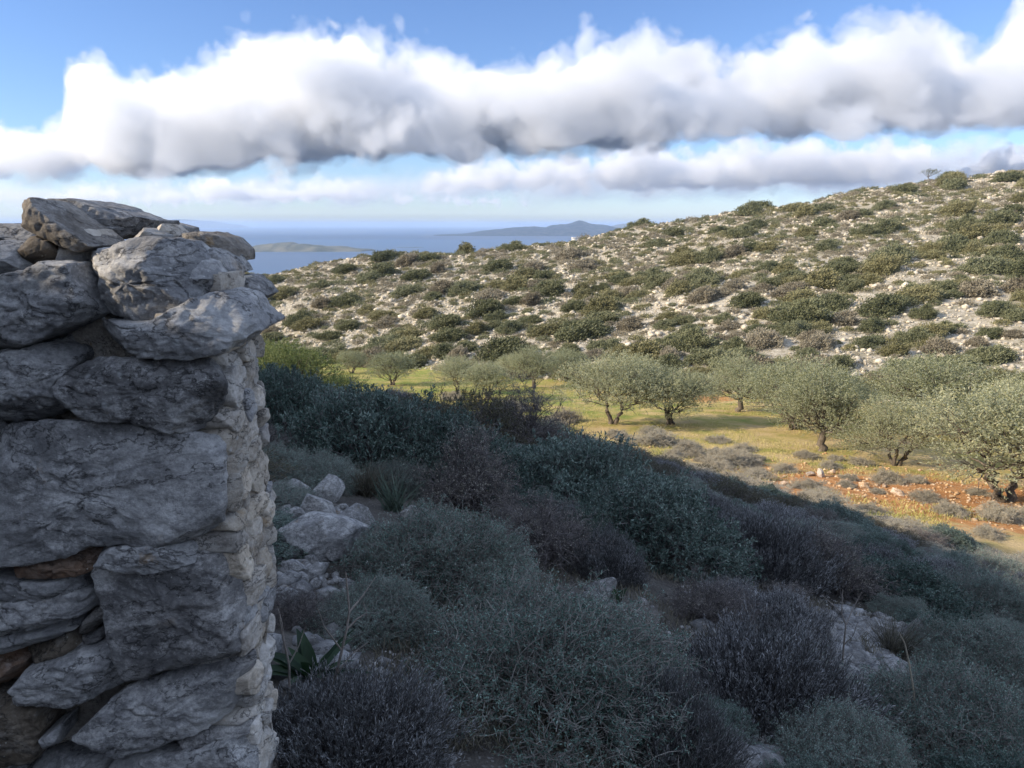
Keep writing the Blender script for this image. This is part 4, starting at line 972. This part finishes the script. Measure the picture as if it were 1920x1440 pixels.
# ------------------------------------------------------------------ scrub of the sunlit hillside
HS = {}
for m_, nm in (('hill_leaf_a', 'juniper_shrub'), ('hill_leaf_b', 'oak_shrub'), ('hill_leaf_c', 'dry_shrub')):
    HS[nm] = [hill_shrub(200 + len(HS) * 10 + k, h=(.72, .90, .64)[k], lean=(.3, .45, .55)[k], name=nm, mat=m_, link=False) for k in range(3)]
hr = np.random.default_rng(17); cand = []
hx, hy = hill_region(20000, 31, pad=3)
dn = fbm(np.stack([hx, hy, 0 * hx], 1) / 16, 3, 90)
for X, Y, q in zip(hx, hy, dn):
    rad = hr.lognormal(.10, .48); rad = min(max(rad, .5), 2.5)
    if hr.uniform() > .90 + .7 * q - .25 * (X / Y > .45) * (Y > 130): continue
    if any((X - c[0]) ** 2 + (Y - c[1]) ** 2 < (.82 * (rad + c[2])) ** 2 for c in cand): continue
    cand.append((X, Y, rad))
    if len(cand) >= 2000: break
cand.sort(key=lambda c: -c[2] / c[1])
cand = np.array(cand); cz = land(cand[:, 0], cand[:, 1])
print('hill shrubs', len(cand))
HL = {'juniper_shrub': 'dark green wind-swept juniper', 'oak_shrub': 'olive-green rounded oak scrub', 'dry_shrub': 'grey-brown dry shrub'}
BAND = ((.33, 'low on the sunlit hillside just above the olive grove', 'of the lower hillside'), (.70, 'halfway up the sunlit rocky hillside', 'of the middle hillside'), (9, 'near the skyline of the sunlit hill', 'of the upper hillside'))
def hill_kind():
    w = hr.uniform(); return 'juniper_shrub' if w < .52 else 'oak_shrub' if w < .84 else 'dry_shrub'
for (X, Y, rad), z in list(zip(cand, cz))[:300]:
    nm = hill_kind(); o = HS[nm][int(hr.integers(3))].copy(); COL.objects.link(o); o.name = nm
    o.location = (X, Y, z - .08 * rad); o.rotation_euler = (0, 0, hr.uniform(-.6, .6)); o.scale = (rad * hr.uniform(.9, 1.3), rad, rad * hr.uniform(.85, 1.35))
    a = X / Y; t = (Y - np.interp(a, FOOT_A, FOOT_Y)) / (np.interp(a, CREST_A, CREST_Y) - np.interp(a, FOOT_A, FOOT_Y))
    b = next(b for b in BAND if t < b[0])
    tag(o, HL[nm] + ' ' + b[1], 'shrub', HL[nm] + ' shrubs ' + b[2])
def scatter_leaves(name, label, items, per, leaf, mats, seed, h=.55):
    rng = np.random.default_rng(seed); Vs, Fs, mi, n0 = [], [], [], 0
    for X, Y, z, rad, mk in items:
        P, N, q = dome(rng, per, rad, rad * h, .4, .5, 2., int(rng.integers(500)))
        P[:, 0] += .35 * P[:, 2]; P += np.array([X, Y, z - .05 * rad])
        V, Fc = leaves(P, unit(N * .6 + np.array([.2, 0, .35]) + rng.normal(size=(per, 3)) * .6), rng.uniform(.6, 1.3, per) * leaf * rad ** .6, rng.uniform(.3, .5, per) * leaf * rad ** .6, rng)
        Vs.append(V); Fs.append(Fc + n0); n0 += len(V); mi.append(np.full(per, mk, np.int32))
    o = mesh_obj(name, np.vstack(Vs), np.vstack(Fs))
    for m_ in mats: o.data.materials.append(M[m_])
    o.data.polygons.foreach_set('material_index', np.concatenate(mi)); return tag(o, label, None, None, 'stuff')
rest = [(X, Y, z, rad, int(hr.integers(3))) for (X, Y, rad), z in list(zip(cand, cz))[300:]]
ex_, ey_ = hill_region(150, 33, 3, -.62, -.42); ez_ = land(ex_, ey_); rest += [(a_, b_, c_, hr.uniform(.6, 1.9), int(hr.integers(3))) for a_, b_, c_ in zip(ex_, ey_, ez_)]
if rest: scatter_leaves('hill_scrub', 'smaller scrub bushes scattered over the far hillside', rest, 520, .24, ('hill_leaf_a', 'hill_leaf_b', 'hill_leaf_c'), 61)
px_, py_ = hill_region(16000, 41)
x2, y2 = hill_region(1500, 42, 4, -.62, -.42); px_, py_ = np.r_[px_, x2], np.r_[py_, y2]
k = fbm(np.stack([px_, py_, 0 * px_], 1) / 9, 3, 45) > -.15; px_, py_ = px_[k], py_[k]; pz_ = land(px_, py_); pr_ = hr.uniform(.2, .6, len(px_))
scatter_leaves('phrygana', 'low dry cushion scrub between the rocks of the hillside', [(a, b, c, d, int(hr.integers(3) == 0)) for a, b, c, d in zip(px_, py_, pz_, pr_)], 36, .27, ('phrygana', 'hill_leaf_c'), 62, .7)
def wind_tree(u, v, Y, h, seed, label, stem=.55, w=1.):
    rng = np.random.default_rng(seed); root = empty('windswept_tree', spot(u, v, Y) - np.array([0, 0, .2])); tag(root, label, 'tree')
    k = 9; t = np.linspace(0, 1, k)[:, None]; p = np.array([.0, 0, 0]) + t * np.array([-.22 * h, 0, stem * h]) + np.c_[np.sin(t * 4) * .06 * h, 0 * t, 0 * t]
    parts = [tubes(p[None], .09 * h / 3 * 1.3, .05 * h / 3, 7)]
    m_ = 14; e = np.c_[rng.uniform(-.55, .30, m_) * h * w, rng.normal(size=m_) * .25 * h, rng.uniform(.72, .98, m_) * h]; tt = np.linspace(0, 1, 5)[None, :, None]
    parts.append(tubes(p[-2][None, None] + (e - p[-2])[:, None] * tt, .035, .01, 5)); mesh_obj('trunk', *join(*parts), M['olive_bark'], root)
    n = 900; o = rng.integers(m_, size=n); C = e[o] + rng.normal(size=(n, 3)) * np.array([.10, .10, .06]) * h
    mesh_obj('crown', *leaves(C, unit(rng.normal(size=(n, 3)) + np.array([.3, 0, .3])), rng.uniform(.12, .26, n), rng.uniform(.06, .11, n), rng), M['hill_leaf_a'], root)
wind_tree(1745, 340, 183, 3.6, 1, 'lone windswept flat-topped tree on the skyline')
wind_tree(1782, 338, 186, 2.2, 2, 'low bent tree on the skyline right of the flat-topped one', .3, 1.4)
def chapel():
    b = spot(1077, 442, 163.); b = np.array([ray(1077, 441)[0] * 166, 166., b[2] - .6]); root = empty('white_house', b); tag(root, 'tiny white house just showing over the ridge below the far hills', 'house')
    def box(nm, x0, x1, y0, y1, z0, z1, m_):
        v = [(x, y, z) for z in (z0, z1) for y in (y0, y1) for x in (x0, x1)]
        return mesh_obj(nm, v, [(0, 2, 3, 1), (4, 5, 7, 6), (0, 1, 5, 4), (2, 6, 7, 3), (0, 4, 6, 2), (1, 3, 7, 5)], m_, root)
    box('wall', -.62, .62, -.5, .5, 0, 1.75, M['plaster']); box('roof', -.68, .68, -.56, .56, 1.75, 1.87, M['plaster']); box('door', -.14, .14, -.525, -.5, .1, 1.1, M['olive_bark'])
chapel()

# ------------------------------------------------------------------ air between here and the far coast
def haze():
    m = Nodes('haze_air'); pv = m.n('VolumePrincipled'); pv.inputs['Color'].default_value = (.56, .73, 1., 1); pv.inputs['Density'].default_value = 7.5e-5; pv.inputs['Anisotropy'].default_value = .0
    m.t.links.new(pv.outputs[0], m.out.inputs['Volume'])
    k, z0, z1 = 122000., -130., 95.
    v = [(x, y, z) for z in (z0, z1) for y in (-2500., k) for x in (-k, k)]
    o = mesh_obj('haze', v, [(0, 2, 3, 1), (4, 5, 7, 6), (0, 1, 5, 4), (2, 6, 7, 3), (0, 4, 6, 2), (1, 3, 7, 5)], m.mat)
    tag(o, 'thin blue sea haze', None, None, 'stuff')
haze()

# ------------------------------------------------------------------ clouds: real volumes far out over the sea
def cloud_bank(name, label, tops, bases, D, T, dens, scale, namp, wtop, wbase, thr=.25, seed=0., sharp=4.0, color=(.885, .90, .925)):
    tp = [(ray(u, v)[0], ray(u, v)[2]) for u, v in tops]; bp = [(ray(u, v)[0], ray(u, v)[2]) for u, v in bases]
    alo, ahi = min(p[0] for p in tp), max(p[0] for p in tp); slo, shi = min(p[1] for p in bp) - .02, max(p[1] for p in tp) + .04
    V = [(a * Y, Y, s * Y) for Y in (D - T / 2, D + T / 2) for a, s in ((alo, slo), (ahi, slo), (ahi, shi), (alo, shi))]
    m = Nodes(name); pos = m.pos(); sx = m.n('SeparateXYZ'); m.set(sx.inputs[0], pos); X, Y, Z = sx.outputs
    a, s = m.math('DIVIDE', X, Y), m.math('DIVIDE', Z, Y)
    def curve(pts):
        f = m.rng(a, alo, ahi); c = m.n('FloatCurve'); cv = c.mapping.curves[0]; Q = [((x - alo) / (ahi - alo), (y - slo) / (shi - slo)) for x, y in pts]
        while len(cv.points) < len(Q): cv.points.new(.5, .5)
        for p, (x, y) in zip(cv.points, Q): p.location = (x, y); p.handle_type = 'AUTO'
        c.mapping.update(); m.set(c.inputs[1], f); return m.rng(c.outputs[0], 0, 1, slo, shi)
    top, base = curve(tp), curve(bp)
    dv = m.n('Mapping'); m.set(dv.inputs[0], pos); dv.inputs['Scale'].default_value = (1 / scale,) * 3; dv.inputs['Location'].default_value = (seed, seed * 1.7, seed * .6)
    nz = m.noise(dv.outputs[0], 1.1, 8, .63, .25)
    vo = m.n('TexVoronoi', feature='F1', normalize=False); m.set(vo.inputs['Vector'], dv.outputs[0]); vo.inputs['Scale'].default_value = 1.15; vo.inputs['Detail'].default_value = 2; vo.inputs['Roughness'].default_value = .5
    nn = m.math('ADD', m.math('MULTIPLY', m.math('SUBTRACT', nz, .5), 1.85), m.math('MULTIPLY', m.math('SUBTRACT', .45, vo.outputs['Distance']), .8))
    e1 = m.math('DIVIDE', m.math('SUBTRACT', top, s), wtop); e2 = m.math('DIVIDE', m.math('SUBTRACT', s, base), wbase)
    e3 = m.math('DIVIDE', m.math('SUBTRACT', T * .5, m.math('ABSOLUTE', m.math('SUBTRACT', Y, D))), T * .22)
    e = m.math('MINIMUM', m.math('MINIMUM', m.math('MINIMUM', e1, e3), e2), 1.2)
    f = m.math('SUBTRACT', m.math('ADD', e, m.math('MULTIPLY', nn, namp)), thr)
    d = m.math('MULTIPLY', f, sharp, clamp=True); d = m.math('MULTIPLY', m.math('MULTIPLY', d, d), dens)
    pv = m.n('VolumePrincipled'); pv.inputs['Color'].default_value = (*color, 1); pv.inputs['Anisotropy'].default_value = .3
    m.set(pv.inputs['Density'], d); m.t.links.new(pv.outputs[0], m.out.inputs['Volume'])
    o = mesh_obj(name, V, [(0, 1, 2, 3), (7, 6, 5, 4), (0, 4, 5, 1), (1, 5, 6, 2), (2, 6, 7, 3), (3, 7, 4, 0)], m.mat)
    bmx = bmesh.new(); bmx.from_mesh(o.data); bmesh.ops.recalc_face_normals(bmx, faces=bmx.faces); bmx.to_mesh(o.data); bmx.free()
    return tag(o, label, None, None, 'stuff')
TOPS = [(-900,350),(-600,290),(-350,250),(-150,225),(0,225),(110,200),(150,108),(230,125),(330,112),(420,80),(540,42),(660,42),(740,64),(820,82),(900,90),(950,104),(1040,88),(1180,46),(1260,66),(1330,78),(1390,98),(1500,40),(1650,18),(1780,50),(1850,62),(1920,-25),(2100,-30),(2500,40),(2900,240)]
BASES = [(-900,352),(-600,350),(-350,348),(-150,346),(0,342),(400,336),(700,313),(1000,300),(1400,268),(1920,250),(2100,246),(2500,244),(2900,242)]
cloud_bank('clouds', 'long bank of white cumulus over the sea', [(u, v - 14) for u, v in TOPS], [(u, v + 10) for u, v in BASES], 7000, 3000, .015, 640, 1.35, .062, .034, .10, seed=2.3)
cloud_bank('clouds', 'low grey and white clouds under the main bank, over the far coast', [(740,372),(820,326),(880,300),(960,298),(1040,290),(1130,275),(1300,268),(1500,262),(1700,262),(1850,262),(2050,262)],
  [(760,378),(820,366),(900,366),(1000,364),(1200,362),(1500,358),(1800,350),(2050,350)], 11000, 2200, .006, 600, 1.35, .040, .026, -.12, seed=3.1, color=(.95, .955, .965))
cloud_bank('clouds', 'small white cumulus puffs low over the sea', [(-700,372),(-300,345),(80,350),(200,336),(330,340),(400,318),(470,338),(540,322),(600,322),(680,338),(760,352),(900,360),(1000,365)],
  [(-700,384),(-300,384),(80,384),(300,388),(600,386),(1000,388)], 15000, 2000, .006, 560, 1.6, .034, .018, .02, seed=7.7, color=(.95, .955, .965))
cloud_bank('clouds', 'white cloud rising behind the hilltop at right', [(1740,330),(1790,285),(1850,258),(1920,240),(2100,230)], [(1740,360),(1920,345),(2100,345)], 9000, 1800, .02, 380, 1.4, .05, .02, seed=5.3)
cloud_bank('clouds', 'thin grey veil of cloud between the main bank and the sea horizon', [(-1500,330),(-150,318),(300,318),(700,300),(1000,285),(1400,262),(1920,250),(2100,250)],
  [(-1500,408),(-150,408),(300,408),(700,408),(1000,405),(1400,395),(1920,385),(2100,385)], 19000, 2600, .0016, 1500, .9, .03, .03, .1, seed=11.3, sharp=1.2)
